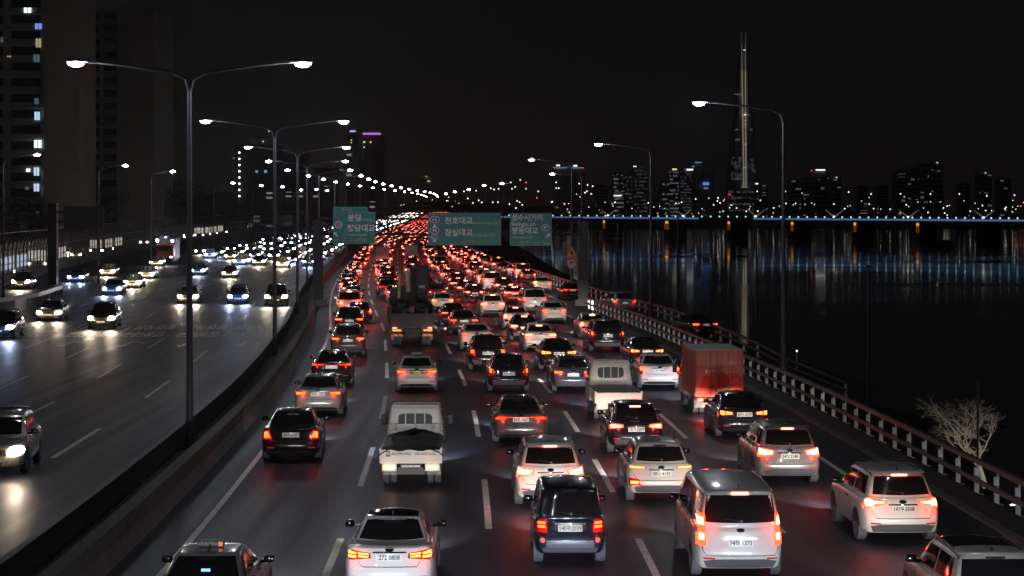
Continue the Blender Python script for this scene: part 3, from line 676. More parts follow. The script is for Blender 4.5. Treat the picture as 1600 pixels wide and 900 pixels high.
apartment('apartment_tower', 'huge dark apartment tower with a column of lit windows beside its blank end wall', (-60-800)*Zt/FPX, (124-800)*Zt/FPX, Zt, 52, .70,
          [(43, 16, 11, 8, 1), (60, 41, 10, 9, 2), (60, 67, 8, 14, 3), (57, 91, 9, 12, 4), (14, 88, 6, 2, 3), (58, 181, 8, 13, 0), (59, 225, 11, 12, 1), (44, 266, 6, 5, 1), (57, 268, 8, 13, 0), (57, 293, 8, 12, 0), (42, 294, 5, 5, 4), (10, 343, 14, 6, 4), (57, 333, 6, 5, 4), (57, 158, 6, 9, 4), (3, 62, 3, 8, 4)])
Zt = 430
apartment('apartment_tower', 'dark apartment tower with a gabled end wall standing behind the noise barrier', (126-800)*Zt/FPX, (239-800)*Zt/FPX, Zt, CAMH + (HOR-14)*Zt/FPX, .5,
          [(129, 226, 3, 12, 4), (128, 250, 3, 12, 4), (130, 290, 3, 8, 4)], peak=1.8)
Zt = 520
apartment('apartment_tower', 'narrow dark tower peeping out behind the gabled apartment tower', (238-800)*Zt/FPX, (256-800)*Zt/FPX, Zt, CAMH + (HOR-20)*Zt/FPX, .5, [(248, 52, 3, 12, 4), (246, 155, 3, 6, 4), (243, 256, 2, 2, 1), (252, 255, 1.2, 4, 1), (237.5, 294, 2, 2, 1), (244, 294.5, 5, 3, 1), (251, 299, 1.5, 1.5, 1)])
# added, unseen fill lamps that brighten the towers
for i, (x, z) in enumerate([(-92, 318), (-78, 330), (-74, 392), (-86, 300)]):
    r = empty('tower_fill_lamp', (x, z, 0)); tag(r, f'added fill lamp post in front of the apartment towers, {ordw(i+1)} of four among the trees', 'lamp post', 'added tower fill lamps')
    bm = NB(); tube(bm, [(0, 0, 0), (0, 0, 4)], .06, 6); obj('pole', bm, DARKM, r); lamp('tower_fill_light', 'POINT', r, (0, 0, 4.3), 22, (1, .98, .80), .15)

# ================================================================ FAR BUILDINGS
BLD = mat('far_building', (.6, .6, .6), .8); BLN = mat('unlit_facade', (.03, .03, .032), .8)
def band_mat(name, col, es, dens, sx_=.35, sz_=.3):
    if name in MATS: return MATS[name]
    m = bpy.data.materials.new(name); m.use_nodes = True; nt = m.node_tree; b = nt.nodes['Principled BSDF']; b.inputs['Base Color'].default_value = (.02, .02, .025, 1)
    t = nt.nodes.new('ShaderNodeTexCoord'); mp = nt.nodes.new('ShaderNodeMapping'); mp.inputs['Scale'].default_value = (sx_, 0, sz_)
    v = nt.nodes.new('ShaderNodeTexWhiteNoise'); v.noise_dimensions = '3D'; fl = nt.nodes.new('ShaderNodeVectorMath'); fl.operation = 'FLOOR'
    g = nt.nodes.new('ShaderNodeMath'); g.operation = 'GREATER_THAN'; g.inputs[1].default_value = 1-dens
    mu = nt.nodes.new('ShaderNodeMath'); mu.operation = 'MULTIPLY'; mu.inputs[1].default_value = es
    geo = nt.nodes.new('ShaderNodeNewGeometry')
    nt.links.new(geo.outputs['Position'], mp.inputs[0]); nt.links.new(mp.outputs[0], fl.inputs[0]); nt.links.new(fl.outputs[0], v.inputs['Vector'])
    nt.links.new(v.outputs['Value'], g.inputs[0]); nt.links.new(g.outputs[0], mu.inputs[0])
    b.inputs['Emission Color'].default_value = (*col, 1); nt.links.new(mu.outputs[0], b.inputs['Emission Strength']); m.cycles.emission_sampling = 'NONE'
    MATS[name] = m; return m
B_DIM = band_mat('office_windows_dim', (.75, .85, 1), .045, .5); B_MID = band_mat('office_windows', (.8, .88, 1), .10, .42); B_SP = band_mat('flat_windows', (1, .93, .8), .08, .10, .22, .22)
FLU = Vector((0, 0, 0))
B_NR = band_mat('flat_windows_near', (1, .93, .8), .16, .10, .45, .33)
def tower(label, px0, px1, py, Z, floors, m, frac=(0, 1), name='distant_tower', wm=(0, 1), extra=(), depth=25, cat='tower block'):
    if m is B_SP and Z < 1300: m = B_NR
    a, b = at(px0, py, Z), at(px1, py, Z); base = -5; H = a.z-base; W = b.x-a.x
    root = empty(name, ((a.x+b.x)/2, Z, base)); tag(root, label, cat)
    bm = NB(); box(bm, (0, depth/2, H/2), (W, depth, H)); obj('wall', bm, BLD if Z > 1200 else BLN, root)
    bm = NB(); box(bm, (0, depth/2, H+1.2), (W*.4, depth*.4, 2.4)); obj('roof_plant', bm, BLD, root)
    bm = NB(); box(bm, (0, 0, 0), (W*(wm[1]-wm[0])*.94, .3, H/max(floors, 1)*.36)); me = bpy.data.meshes.new('window_row'); bm.to_mesh(me); bm.free(); me.materials.append(m)
    for k in range(floors):
        f = (k+.6)/floors
        if frac[0] <= f <= frac[1]: objm('window_row', me, root, (W*((wm[0]+wm[1])/2-.5), -.2, H*f))
    for (ex, ey, ew, eh, mm) in extra:
        p = at(ex, ey, Z-1); bm = NB(); box(bm, (0, 0, 0), (ew*Z/FPX, .4, eh*Z/FPX)); obj('lit_sign', bm, mm, root, loc=(p.x-(a.x+b.x)/2, -1, p.z-base))
    return root
EW = em('sign_light_white', (1, 1, 1), 1.3); EB = em('sign_light_blue', (.15, .3, .9), .8); EP = em('sign_light_magenta', (.75, .2, .9), .75); EC = em('sign_light_cyan', (.3, .6, .8), .5); EY = em('sign_light_yellow', (1, .85, .5), 1.0); ER = em('aviation_red', (1, .08, .04), 1.0)
ELV = em('sign_light_lavender', (.6, .6, 1), .8)
tower('tall far tower crowned by a long magenta light strip', 562, 600, 212, 900, 18, B_SP, (0, .9), extra=[(581, 209, 28, 3, EP), (569, 222, 3, 2, EY), (579, 222, 2, 2, EY), (569, 230, 1.5, 1.5, EW)], depth=20)
tower('slimmer far tower with a small lavender sign beside the magenta-topped one', 541, 560, 206, 880, 16, B_SP, (0, .9), extra=[(551, 205, 9, 2.4, ELV), (549, 219, 1.5, 1.5, EY), (549, 223, 1.5, 1.5, EY)], depth=20)
r = tower('dark block edged by a vertical string of eight round lights', 366, 432, 226, 700, 22, B_SP, (0, .85), wm=(.3, 1), extra=[(401, 268, 3.5, 3.5, EC), (415, 268, 4, 4, EC), (411, 221, 1.5, 1.5, EW), (420, 205+0, 1.5, 1.5, EW), (365, 247, 3, 1, EC)], depth=20)
for k in range(8):
    bm = NB(); bmesh.ops.create_uvsphere(bm, u_segments=10, v_segments=6, radius=1.5*700/FPX); p = at(374, 238.5+k*9.7, 698); obj('round_light', bm, em('facade_light', (1, 1, 1), 3), r, loc=p - r.location)
tower('broad dark block between the median lamps with few lit flats', 436, 476, 240, 760, 20, B_SP, (0, .8), depth=20, extra=[(437, 241, 1.2, 1.2, EY), (437, 262, 1.2, 1.2, EY)])
tower('low dark block behind the double-arm lamps beside the broad block', 488, 530, 262, 820, 14, B_SP, (0, .8), depth=20)
tower('dim tower showing a few windows right of the magenta-topped one'.replace('right of', 'past'), 660, 672, 273, 1500, 12, B_SP, (0, .9), depth=20, extra=[(670, 283, 4, 1, EY), (666, 276, 1, 1, EY)])
tower('dark tower with two pairs of roof lights and red beacons above the third sign', 866, 914, 262, 2500, 14, B_SP, (0, .35), extra=[(872, 258.5, 6, 2.4, EW), (899, 259, 6, 2.4, EW), (876, 262, 20, .9, EC), (901, 262, 20, .9, EC), (865, 261.5, 2, 1.5, ER), (911, 262.5, 2, 1.5, ER)])
tower('office block with bright upper floors, first of the lit group over the bridge', 958, 975, 271, 2500, 12, B_MID, (.1, 1), extra=[(965, 305.5, 12, 1.5, EW)])
tower('stepped office block with scattered lit floors beside the bright one', 976, 988, 268, 2520, 12, B_DIM, (.3, 1))
tower('wide office block with a small white roof light over scattered floors', 990, 1012, 264, 2540, 14, B_DIM, (.1, 1), extra=[(992, 260, 5, 1.4, EW)])
tower('low lit block in front of the pair of office towers with bright tops', 1030, 1046, 285, 2450, 8, B_MID, (.1, 1))
tower('slender office tower with a yellow-white top sign', 1046, 1061, 267, 2500, 14, B_MID, (.1, 1), extra=[(1054, 264.5, 7, 2.2, EY)])
tower('office tower with evenly dim floors and a bright white top sign', 1063, 1081, 266, 2500, 17, B_DIM, (.1, 1), extra=[(1078, 265, 10, 2.4, EW)])
tower('dark tower with a blue sign on its face and cyan line on its roof', 1084, 1116, 253, 2550, 14, B_DIM, (.0, .2), wm=(.4, .7), extra=[(1091, 253.5, 10, 1, EC), (1103, 287, 9, 4, EB), (1103, 294, 7, 1.2, EC), (1083, 260, 4, 1.4, EB)])
tower('dark block topped by a white bar sign near a red beacon', 1266, 1296, 268, 2600, 10, B_SP, (0, .9), extra=[(1282, 265.5, 15, 2, EW), (1268, 266.5, 2, 2, ER)])
for i, (a, b, y) in enumerate([(1236, 1252, 281), (1255, 1266, 277), (1300, 1314, 278), (1400, 1416, 268), (1418, 1436, 262), (1438, 1452, 256), (1455, 1474, 255), (1340, 1356, 292), (1182, 1200, 288), (1500, 1516, 286), (1530, 1550, 271), (1562, 1580, 280), (1370, 1388, 290), (930, 950, 290)]):
    tower(f'dim residential block with scattered warm windows, {ordw(i+1)} of those spread along the far bank', a, b, y, 2450+i*9, 11, B_SP, (.05, 1), name='residential_block', extra=[(a+(b-a)*.5, y-1, 2, 1, EW)] if i % 4 == 2 else ())
# supertall tower
ZS = 3000; r = empty('supertall_tower', (at(1161, 300, ZS).x, ZS, -5)); tag(r, 'slender supertall tower with two vertical light lines rising over the far bank', 'skyscraper')
u = ZS/FPX; bm = NB(); prof = [(0, 26), (60, 24), (120, 19), (170, 13), (215, 9.5), (245, 7.5), (260, 6.5)]
rings = []
for z, hw in prof: rings.append([bm.verts.new((hw*u*(1 if abs(sx_) else 0)*sx_, hw*u*sy_, z*u)) for sx_, sy_ in ((-1, -.7), (-.7, -1), (-.18, -1), (0, -.82), (.18, -1), (.7, -1), (1, -.7), (1, 1), (-1, 1))])
for a, b in zip(rings, rings[1:]):
    for k in range(9): bm.faces.new((a[k], a[(k+1) % 9], b[(k+1) % 9], b[k]))
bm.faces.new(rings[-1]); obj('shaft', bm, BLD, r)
def hw_at(z):
    for (a, ha), (b, hb) in zip(prof, prof[1:]):
        if a <= z <= b: return ha + (hb-ha)*(z-a)/(b-a)
    return 6
EL = em('facade_line_light', (1, .88, .62), .30); EL2 = em('facade_line_dim', (.8, .8, .75), .14)
def zpx(py): return (HOR-py)*u + CAMH + 5
for s in (-1, 1):
    for (pa, pb, m_) in ((62, 110, EL2), (110, 300, EL)):
        bm = NB(); za, zb2 = zpx(pa), zpx(pb); tube(bm, [(s*u*(2.9 if pa < 100 else 2.7), -hw_at(za/u)*u-1.2, za), (s*u*(1.5 if pb > 200 else 2.7), -hw_at(max(0, zb2)/u)*u-1.2, max(0, zb2))], .45*u, 5); obj('light_line', bm, m_, r)
    bm = NB(); tube(bm, [(s*u*3, -7*u, zpx(70)), (s*u*3.4, -6*u, zpx(50))], [1.8, 1.2], 5); obj('spire', bm, mat('spire_grey', (.3, .3, .3), emit=(.6, .6, .7), es=.03), r)
for k in range(16):
    py = 247 + k*2.2; z = zpx(py); wdt = hw_at(z/u)*u; bm = NB(); box(bm, (-wdt*.52, 0, 0), (wdt*.85, .5, .8*u)); 
    if k < 12: box(bm, (wdt*.5, 0, 0), (wdt*.55, .5, .6*u))
    obj('window_row', bm, B_MID if k % 3 == 0 else B_DIM, r, loc=(0, -wdt-1, z))
for (px, py, wd, m_) in [(1152, 148, 13, EL2), (1162, 180, 14, EL2), (1162, 180, 4, EY), (1162, 189, 4, EL), (1162, 195, 4, EL), (1162, 226, 4, EL), (1162, 79, 3, em('spire_white_light', (.8, .85, 1), 1.6)), (1161, 262, 3, EL), (1160, 296, 9, EW), (1150, 219, 7, EL2), (1149, 203, 5, EL2), (1172, 203, 4, EL2)]:
    bm = NB(); z = zpx(py); box(bm, (0, 0, 0), (wd*u, .6, 1.1*u)); obj('floor_light', bm, m_, r, loc=((px-1161)*u, -hw_at(max(0, z)/u)*u-2.2, z))
tower('short wide mall block at the foot of the supertall tower', 1136, 1190, 296, 2900, 5, B_DIM, (.2, 1), extra=[(1183, 287, 6, 2, EW), (1140, 304, 3, 2, ER)])

# ================================================================ RIVER BRIDGE
A, B = Vector((-30, 1273.7, 4.9)), Vector((520, 636.8, 3.0)); d = (B-A).normalized(); yaw = math.atan2(d.y, d.x); Lb = (B-A).length
br = empty('river_bridge', A, yaw); tag(br, 'long girder bridge over the river with a blue-lit edge and orange-lit piers', 'bridge')
def bs(px):   # distance along the bridge seen at photo column px
    t = (px-800)/FPX; return (t*A.y - A.x)/((d.x - t*d.y))
CONCB = mat('bridge_concrete', (.12, .12, .12), .8); slope = (B.z-A.z)/Lb
bm = NB(); v = lambda s, y, z: bm.verts.new((s, y, z + slope*s))
for (y0, y1, z0, z1) in ((0, 22, -2.2, -.2),):
    q = [v(0, y0, z0), v(Lb, y0, z0), v(Lb, y1, z0), v(0, y1, z0), v(0, y0, z1), v(Lb, y0, z1), v(Lb, y1, z1), v(0, y1, z1)]
    for f in ((0, 1, 5, 4), (1, 2, 6, 5), (2, 3, 7, 6), (3, 0, 4, 7), (4, 5, 6, 7), (3, 2, 1, 0)): bm.faces.new([q[i] for i in f])
obj('deck', bm, CONCB, br)
BLU = em('bridge_blue_wash', (.16, .27, .62), .24)  # wash of the blue line lights on the fascia, put in as emission
for a_, b_ in ((600, 1092), (1178, 2200)):
    sa, sb = max(0, bs(a_)), min(Lb, bs(b_) if b_ < 1700 else Lb); bm = NB(); box(bm, (0, 0, 0), (sb-sa, .12, 1.15)); o = obj('light_and_wash_strip', bm, BLU, br, loc=((sa+sb)/2, -.15, -.75 + slope*(sa+sb)/2)); o.rotation_euler = (0, -math.atan(slope), 0)
    bm = NB(); box(bm, (0, 0, 0), (sb-sa, .1, .3)); o = obj('light_and_wash_strip', bm, em('bridge_blue_core', (.3, .5, 1), .32), br, loc=((sa+sb)/2, -.3, -.75 + slope*(sa+sb)/2)); o.rotation_euler = (0, -math.atan(slope), 0)
bm = NB(); bmesh.ops.create_uvsphere(bm, u_segments=8, v_segments=5, radius=.42); rl = bpy.data.meshes.new('railing_lamp'); bm.to_mesh(rl); bm.free(); rl.materials.append(em('teal_lamp', (.45, 1, .85), 1.3))
px = 700
while px < 1610: s_ = bs(px); objm('railing_lamp', rl, br, (s_, -.3, .35 + slope*s_)); px += 13.7
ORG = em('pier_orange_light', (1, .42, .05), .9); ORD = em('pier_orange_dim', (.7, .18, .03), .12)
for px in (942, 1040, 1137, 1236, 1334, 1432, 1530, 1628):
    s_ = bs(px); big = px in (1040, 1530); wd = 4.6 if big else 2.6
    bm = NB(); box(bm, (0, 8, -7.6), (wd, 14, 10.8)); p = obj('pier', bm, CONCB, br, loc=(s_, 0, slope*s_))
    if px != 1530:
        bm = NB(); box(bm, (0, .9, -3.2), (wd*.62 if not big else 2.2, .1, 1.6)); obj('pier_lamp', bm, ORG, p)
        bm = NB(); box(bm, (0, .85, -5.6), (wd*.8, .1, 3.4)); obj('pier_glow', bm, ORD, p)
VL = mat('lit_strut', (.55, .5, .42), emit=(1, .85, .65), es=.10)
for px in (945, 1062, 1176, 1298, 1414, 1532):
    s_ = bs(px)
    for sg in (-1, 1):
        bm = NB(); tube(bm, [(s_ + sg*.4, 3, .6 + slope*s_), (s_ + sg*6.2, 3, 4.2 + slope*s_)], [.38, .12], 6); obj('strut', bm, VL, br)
    bm = NB(); bmesh.ops.create_uvsphere(bm, u_segments=8, v_segments=5, radius=.5); obj('uplight', bm, em('uplight', (1, .95, .8), 2), br, loc=(s_, 2.5, .6 + slope*s_))
# moored barge
r = empty('barge', (*at(1468, 388, 900).xy, -8.6)); tag(r, 'dark flat barge moored on the black river under the bridge', 'barge')
bm = NB(); box(bm, (0, 0, .8), (12, 5, 1.8), bev=.3); obj('hull', bm, DARKM, r); bm = NB(); box(bm, (2, 0, 2.4), (5, 3.5, 1.6)); obj('cabin', bm, DARKM, r)

# ================================================================ FAR BANK STREET LAMPS
rn = random.Random(5)
FL = []
for X in list(range(1196, 1600, 1)): pass
listed = [(1326,300),(1361,303),(1407,303),(1454,303),(1499,303),(1542,306),(1585,305),(1535,321),(1243,318),(1358,319),(1416,320),(1595,322),(1303,319),(1056,318),(1065,316),(1013,317),(961,316),(905,287),(918,289),(926,291),(914,301),(917,299),(924,303),(869,285),(869,294),(873,294),(862,316),(863,315),(881,318),(1087,311),(1122,309),(1125,317),(1115,320),(1188,313),(1121,314),(1227,299),(1228,318),(1183,299),(798,285),(813,281),(822,285),(779,295),(800,295),(822,295),(805,292),(767,294),(772,296),(744,298),(739,317),(748,313),(753,316),(770,316),(778,316),(808,314),(812,316),(816,320),(806,325),(796,319),(841,299),(839,309),(731,310),(712,306),(690,312),(686,310),(678,298),(672,304),(665,299),(688,295),(686,297),(694,301),(693,313),(722,294),(725,299),(1570,326),(1572,324),(1582,331),(1540,329),(1516,330),(1480,322),(1474,325),(1450,332),(1476,333),(1480,336),(1365,326),(1391,327),(1320,326),(1209,325),(1184,330),(1151,325),(1166,330),(1130,330)]
for (x, y) in listed:
    if not 660 < x < 724: FL.append((x, y, 1.0))
for _ in range(60):
    x = rn.uniform(880, 1600); FL.append((x, rn.gauss(322, 8), rn.uniform(.35, .75)))
for _ in range(12): FL.append((rn.uniform(600, 760), rn.gauss(312, 7), rn.uniform(.35, .8)))
FLM = [em('far_lamp_white', (1, .97, .9), 2.2), em('far_lamp_yellow', (1, .8, .45), 3), em('far_lamp_red', (1, .1, .04), 2.5)]
FLme = []
for m_ in FLM:
    bm = NB(); bmesh.ops.create_uvsphere(bm, u_segments=8, v_segments=6, radius=1); me = bpy.data.meshes.new('bulb'); bm.to_mesh(me); bm.free(); me.materials.append(m_); FLme.append(me)
bm = NB(); tube(bm, [(0, 0, -12), (0, 0, 0)], .12, 4); pme2 = bpy.data.meshes.new('pole'); bm.to_mesh(pme2); bm.free(); pme2.materials.append(DARKM)
for i, (x, y, s) in enumerate(FL):
    Z = rn.uniform(1950, 2300) if x > 860 else rn.uniform(1500, 1900)
    p = at(x, y, Z); r = empty('distant_lamp', p)
    k = 0 if s > .5 and rn.random() < .85 else (1 if rn.random() < .7 else 2)
    zn = 'over the road where it meets the horizon' if x < 700 else 'between the second and third green signs above the bend' if x < 800 else 'behind the third green sign and the gantry post' if x < 930 else 'under the lit office towers over the bridge' if x < 1100 else 'around the foot of the supertall tower' if x < 1225 else 'low above the blue bridge past the tall riverside lamp' if y > 315 else 'on the far bank among the dim residential blocks' if x < 1400 else 'high on the dark hillside over the far bank'
    tag(r, f"tiny {['white', 'yellow', 'red'][k]} light {zn}", 'street light', 'distant lights ' + zn)
    b = objm('bulb', FLme[k], r); b.scale = (Z/FPX*(.95 if s >= 1 else .62),)*3; objm('pole', pme2, r)
# tr: trunk/tail height, belt, hood; ga,gb greenhouse base rear/front; ra,rb roof rear/front; wb base half width, wr roof half width
SP = {
 'sedan': dict(L=4.86, W=1.86, H=1.46, yr=-1.08, wbase=2.80, z0=.22, belt=.98, tail=1.04, nose=.74, ga=-.62, gb=2.62, ra=.42, rb=1.72, wb=.80, wr=.57, lean=.10, R=.335, wz=(1.07, 1.36), ww=(.66, .52)),
 'small_sedan': dict(L=4.5, W=1.79, H=1.46, yr=-1.0, wbase=2.65, z0=.22, belt=.97, tail=1.03, nose=.74, ga=-.60, gb=2.5, ra=.36, rb=1.65, wb=.77, wr=.56, lean=.10, R=.32, wz=(1.07, 1.36), ww=(.63, .51)),
 'hatch': dict(L=4.25, W=1.79, H=1.48, yr=-.80, wbase=2.62, z0=.24, belt=1.0, tail=1.02, nose=.76, ga=-.68, gb=2.5, ra=-.12, rb=1.75, wb=.78, wr=.57, lean=.10, R=.32, wz=(1.06, 1.37), ww=(.62, .52)),
 'suv': dict(L=4.62, W=1.87, H=1.66, yr=-.95, wbase=2.68, z0=.27, belt=1.07, tail=1.10, nose=.86, ga=-.86, gb=2.55, ra=-.46, rb=1.78, wb=.82, wr=.63, lean=.10, R=.36, wz=(1.15, 1.53), ww=(.66, .57)),
 'crossover': dict(L=4.2, W=1.80, H=1.57, yr=-.80, wbase=2.6, z0=.27, belt=1.03, tail=1.06, nose=.84, ga=-.72, gb=2.45, ra=-.24, rb=1.7, wb=.79, wr=.59, lean=.10, R=.34, wz=(1.11, 1.44), ww=(.64, .54)),
 'bigsuv': dict(L=4.95, W=1.96, H=1.72, yr=-1.0, wbase=2.95, z0=.27, belt=1.12, tail=1.15, nose=.92, ga=-.92, gb=2.8, ra=-.55, rb=2.0, wb=.86, wr=.66, lean=.08, R=.38, wz=(1.2, 1.58), ww=(.70, .60)),
 'van': dict(L=5.12, W=1.92, H=1.93, yr=-.98, wbase=3.2, z0=.26, belt=1.16, tail=1.18, nose=.95, ga=-.95, gb=3.62, ra=-.80, rb=2.75, wb=.90, wr=.76, lean=.03, R=.34, wz=(1.24, 1.78), ww=(.76, .68)),
 'boxcar': dict(L=3.6, W=1.60, H=1.70, yr=-.60, wbase=2.5, z0=.24, belt=1.04, tail=1.06, nose=.86, ga=-.56, gb=2.6, ra=-.36, rb=1.95, wb=.74, wr=.63, lean=.04, R=.30, wz=(1.10, 1.56), ww=(.62, .55)),
}
def hull(t, lod):
    s = SP[t]; hw = s['W']/2; L = s['L']; yr = s['yr']; z0 = s['z0']; zb = s['belt']; r = .11
    n = (8, 16, 5) if lod == 0 else (3, 7, 2)
    bm = rbox(hw, L/2, (zb-z0)/2, r, n)
    cl = (s['ga']-yr)/L; ch = (s['gb']-.1-yr)/L
    prof = [(0, s['tail']-.03), (.03, s['tail']), (max(cl+.02, .05), max(s['tail']-.0, zb)), (cl+.1, zb+.005), (ch-.02, zb-.02), (ch+.06, zb-.06), (.93, lerp(zb, s['nose'], .7)), (1, s['nose'])]
    for v in bm.verts:
        x, y, z = v.co; tt = (y + L/2)/L; q = max(0.0, (z + (zb-z0)/2)/(zb-z0))
        fx = 1 - .13*max(0, 1-tt/.15)**2 - .20*max(0, (tt-.82)/.18)**2
        fx *= 1 - .075*max(0, q-.35)**2*2.2 - .05*(1-q)**2
        ax = abs(x)/hw; zt = interp(tt, prof); zz = z0 + (zt-z0)*q
        yy = yr + tt*L
        k = max(0, 1-tt/.10); 
        if k > 0:
            yy += k*(s['lean']*max(0, q-.45)*1.8 - .06*math.exp(-((q-.36)/.16)**2) + .10*max(0, .22-q)/.22 + .13*ax**3)
        k = max(0, (tt-.86)/.14)
        if k > 0: yy -= k*(.22*ax**3 + .10*q*q)
        v.co = (x*fx, yy, zz)
    # greenhouse
    zg = zb - .09; h = s['H'] - zg; gl = s['gb']-s['ga']
    g = rbox(s['wb'], gl/2, h/2, min(.10, h*.2), (8, 14, 5) if lod == 0 else (3, 7, 2))
    for v in g.verts:
        x, y, z = v.co; tt = (y+gl/2)/gl; q = max(0.0, (z+h/2)/h)
        ya = lerp(s['ga'], s['ra'], q**.92); yb = lerp(s['gb'], s['rb'], q**.9)
        ax = abs(x)/s['wb']; yy = ya + tt*(yb-ya); wx = x*lerp(1, s['wr']/s['wb'], q**1.15)
        k = max(0, 1-tt/.12); yy += k*.10*ax**2.2; k = max(0, (tt-.88)/.12); yy -= k*.16*ax**2
        zz = zg + q*h; zz += .035*q*(1-ax*ax) - .035 * q; zz -= q*.05*abs(2*tt-1.05)**2.5
        fx = 1 - .07*max(0, 1-tt/.3)**2
        v.co = (wx*fx, yy, zz)
    me = bpy.data.meshes.new('t'); g.to_mesh(me); g.free(); bm.from_mesh(me); bpy.data.meshes.remove(me)
    return bm
class Proj:
    def __init__(self, bm): self.t = BVHTree.FromBMesh(bm)
    def pt(self, mode, u, v, off):
        if mode == 'rear': o, d = Vector((u, -8, v)), Vector((0, 1, 0))
        elif mode == 'front': o, d = Vector((u, 12, v)), Vector((0, -1, 0))
        elif mode == 'left': o, d = Vector((-4, u, v)), Vector((1, 0, 0))
        elif mode == 'right': o, d = Vector((4, u, v)), Vector((-1, 0, 0))
        else: o, d = Vector((u, v, 6)), Vector((0, 0, -1))
        h, nn, i, _ = self.t.ray_cast(o, d)
        if h is None:
            g = Vector(o); 
            if mode in ('rear', 'front'): g.y = -1 if mode == 'rear' else 3.5
            elif mode != 'top': g.x = -.8 if mode == 'left' else .8
            else: g.z = 1.4
            h, nn, i, _ = self.t.find_nearest(g)
        if nn.dot(d) > 0: nn = -nn
        return h + (nn*.5 - d*.5).normalized()*off
    def patch(self, mode, bot, top, off=.008, n=8, m=4, bm=None, back=.02, curve=0):
        """bot, top: polylines (u,v) with the same sense; surface between them, wrapped onto the body, with a thin skirt"""
        bm = bm or bmesh.new()
        def pl(P, t):
            f = t*(len(P)-1); i = min(int(f), len(P)-2); return (lerp(P[i][0], P[i+1][0], f-i), lerp(P[i][1], P[i+1][1], f-i))
        G = []; H = []
        for j in range(m+1):
            row = []; rb = []
            for i in range(n+1):
                a, b = pl(bot, i/n), pl(top, i/n); u, v = lerp(a[0], b[0], j/m), lerp(a[1], b[1], j/m)
                row.append(bm.verts.new(self.pt(mode, u, v, off))); rb.append((u, v))
            G.append(row)
        flip = mode in ('front', 'left')
        fs = []
        for j in range(m):
            for i in range(n):
                q = (G[j][i], G[j][i+1], G[j+1][i+1], G[j+1][i]); fs.append(bm.faces.new(q[::-1] if flip else q))
        # skirt
        ring = G[0] + [G[j][n] for j in range(1, m+1)] + G[m][n-1::-1] + [G[j][0] for j in range(m-1, 0, -1)]
        dirn = {'rear': Vector((0, 1, 0)), 'front': Vector((0, -1, 0)), 'left': Vector((1, 0, 0)), 'right': Vector((-1, 0, 0)), 'top': Vector((0, 0, -1))}[mode]
        low = [bm.verts.new(v.co + dirn*back) for v in ring]; N = len(ring)
        for i in range(N):
            q = (ring[i], low[i], low[(i+1) % N], ring[(i+1) % N]); bm.faces.new(q[::-1] if flip else q)
        return bm
    def quad(self, mode, a, b, c, d, **k): return self.patch(mode, [a, b], [d, c], **k)
    def oval(self, mode, cx, cz, rx, rz, off=.01, bm=None, n=10, e=2.4):
        A = [math.pi*k/n for k in range(n+1)]
        sg = lambda v, p: math.copysign(abs(v)**p, v)
        bot = [(cx - rx*sg(math.cos(a), 2/e), cz - rz*abs(math.sin(a))**(2/e)) for a in A]; top = [(u, 2*cz-v) for u, v in bot]
        return self.patch(mode, bot, top, off, n=n, m=3, bm=bm)
def paint(name, col, rough=.32, metal=0., coat=1.0): return mat('car_paint_' + name, col, rough, metal, coat=coat, noise=.06, nscale=1.2)
PAINTS = {'white': ((.76, .73, .68), .3, 0), 'pearl': ((.62, .58, .53), .3, 0), 'silver': ((.34, .33, .33), .28, .4), 'grey': ((.13, .13, .14), .28, .5), 'black': ((.012, .012, .014), .2, 0),
          'navy': ((.016, .019, .032), .22, .3), 'red': ((.30, .02, .015), .3, 0), 'blue': ((.04, .10, .25), .3, .2), 'beige': ((.5, .45, .36), .35, .1), 'orange': ((.6, .2, .05), .35, 0)}
def pm(c): return paint(c, *PAINTS[c])
GLASS = mat('car_glass', (.014, .012, .012), .07, spec=.6); TYRE = mat('tyre_rubber', (.085, .085, .10), .8, noise=.3, nscale=12); RIM = mat('alloy_rim', (.35, .35, .37), .35, .8)
MIRR = mat('gloss_black', (.008, .008, .009), .15); CABG = mat('cab_rear_glass', (.01, .01, .012), .35, spec=.15); TRIM = mat('black_trim', (.02, .02, .024), .5); GTRIM = mat('grey_trim', (.10, .10, .12), .5); CHROME = mat('chrome', (.6, .6, .62), .15, 1); PLATE = mat('plate_white', (.80, .79, .72), .4, emit=(1, .95, .85), es=.0); PLY = mat('plate_yellow', (.75, .55, .06), .4); PLG = mat('plate_cream', (.55, .50, .36), .4)
PTX = mat('plate_digits', (.04, .04, .06), .5); SEAM = mat('shut_line', (.03, .028, .028), .8)
LENS = mat('red_lens', (.35, .01, .008), .15, emit=(1, .02, .01), es=.10); LENSB = mat('red_lens_lit', (.5, .01, .008), .15, emit=(1, .045, .012), es=6)
CORE_N = mat('tail_light_on', (.8, .1, .05), .3, emit=(1, .115, .018), es=4.2); CORE_B = mat('brake_light_on', (1, .2, .1), .3, emit=(1, .16, .09), es=14); CORE_Y = mat('tail_light_amber', (1, .5, .1), .3, emit=(1, .42, .07), es=2.6)
CORE_R = mat('tail_light_red', (.8, .05, .03), .3, emit=(1, .05, .012), es=2.6); BLINK = mat('indicator_on', (1, .5, .1), emit=(1, .55, .12), es=12); REFL = mat('rear_reflector', (.5, .02, .02), .3, emit=(1, .03, .03), es=.12)
HL_W = mat('headlight_warm', (1, .9, .7), emit=(1, .84, .6), es=30); HL_B = mat('headlight_cool', (.8, .9, 1), emit=(.55, .7, 1), es=30); LPL = mat('plate_lamp', (1, 1, 1), emit=(.8, .85, 1), es=1.0)
HLG_W = mat('headlight_glow_warm', (.6, .5, .4), .1, emit=(1, .72, .45), es=2.2); HLG_B = mat('headlight_glow_cool', (.4, .5, .6), .1, emit=(.35, .5, 1), es=2.4)  # housing given its own emission to imitate headlight glare
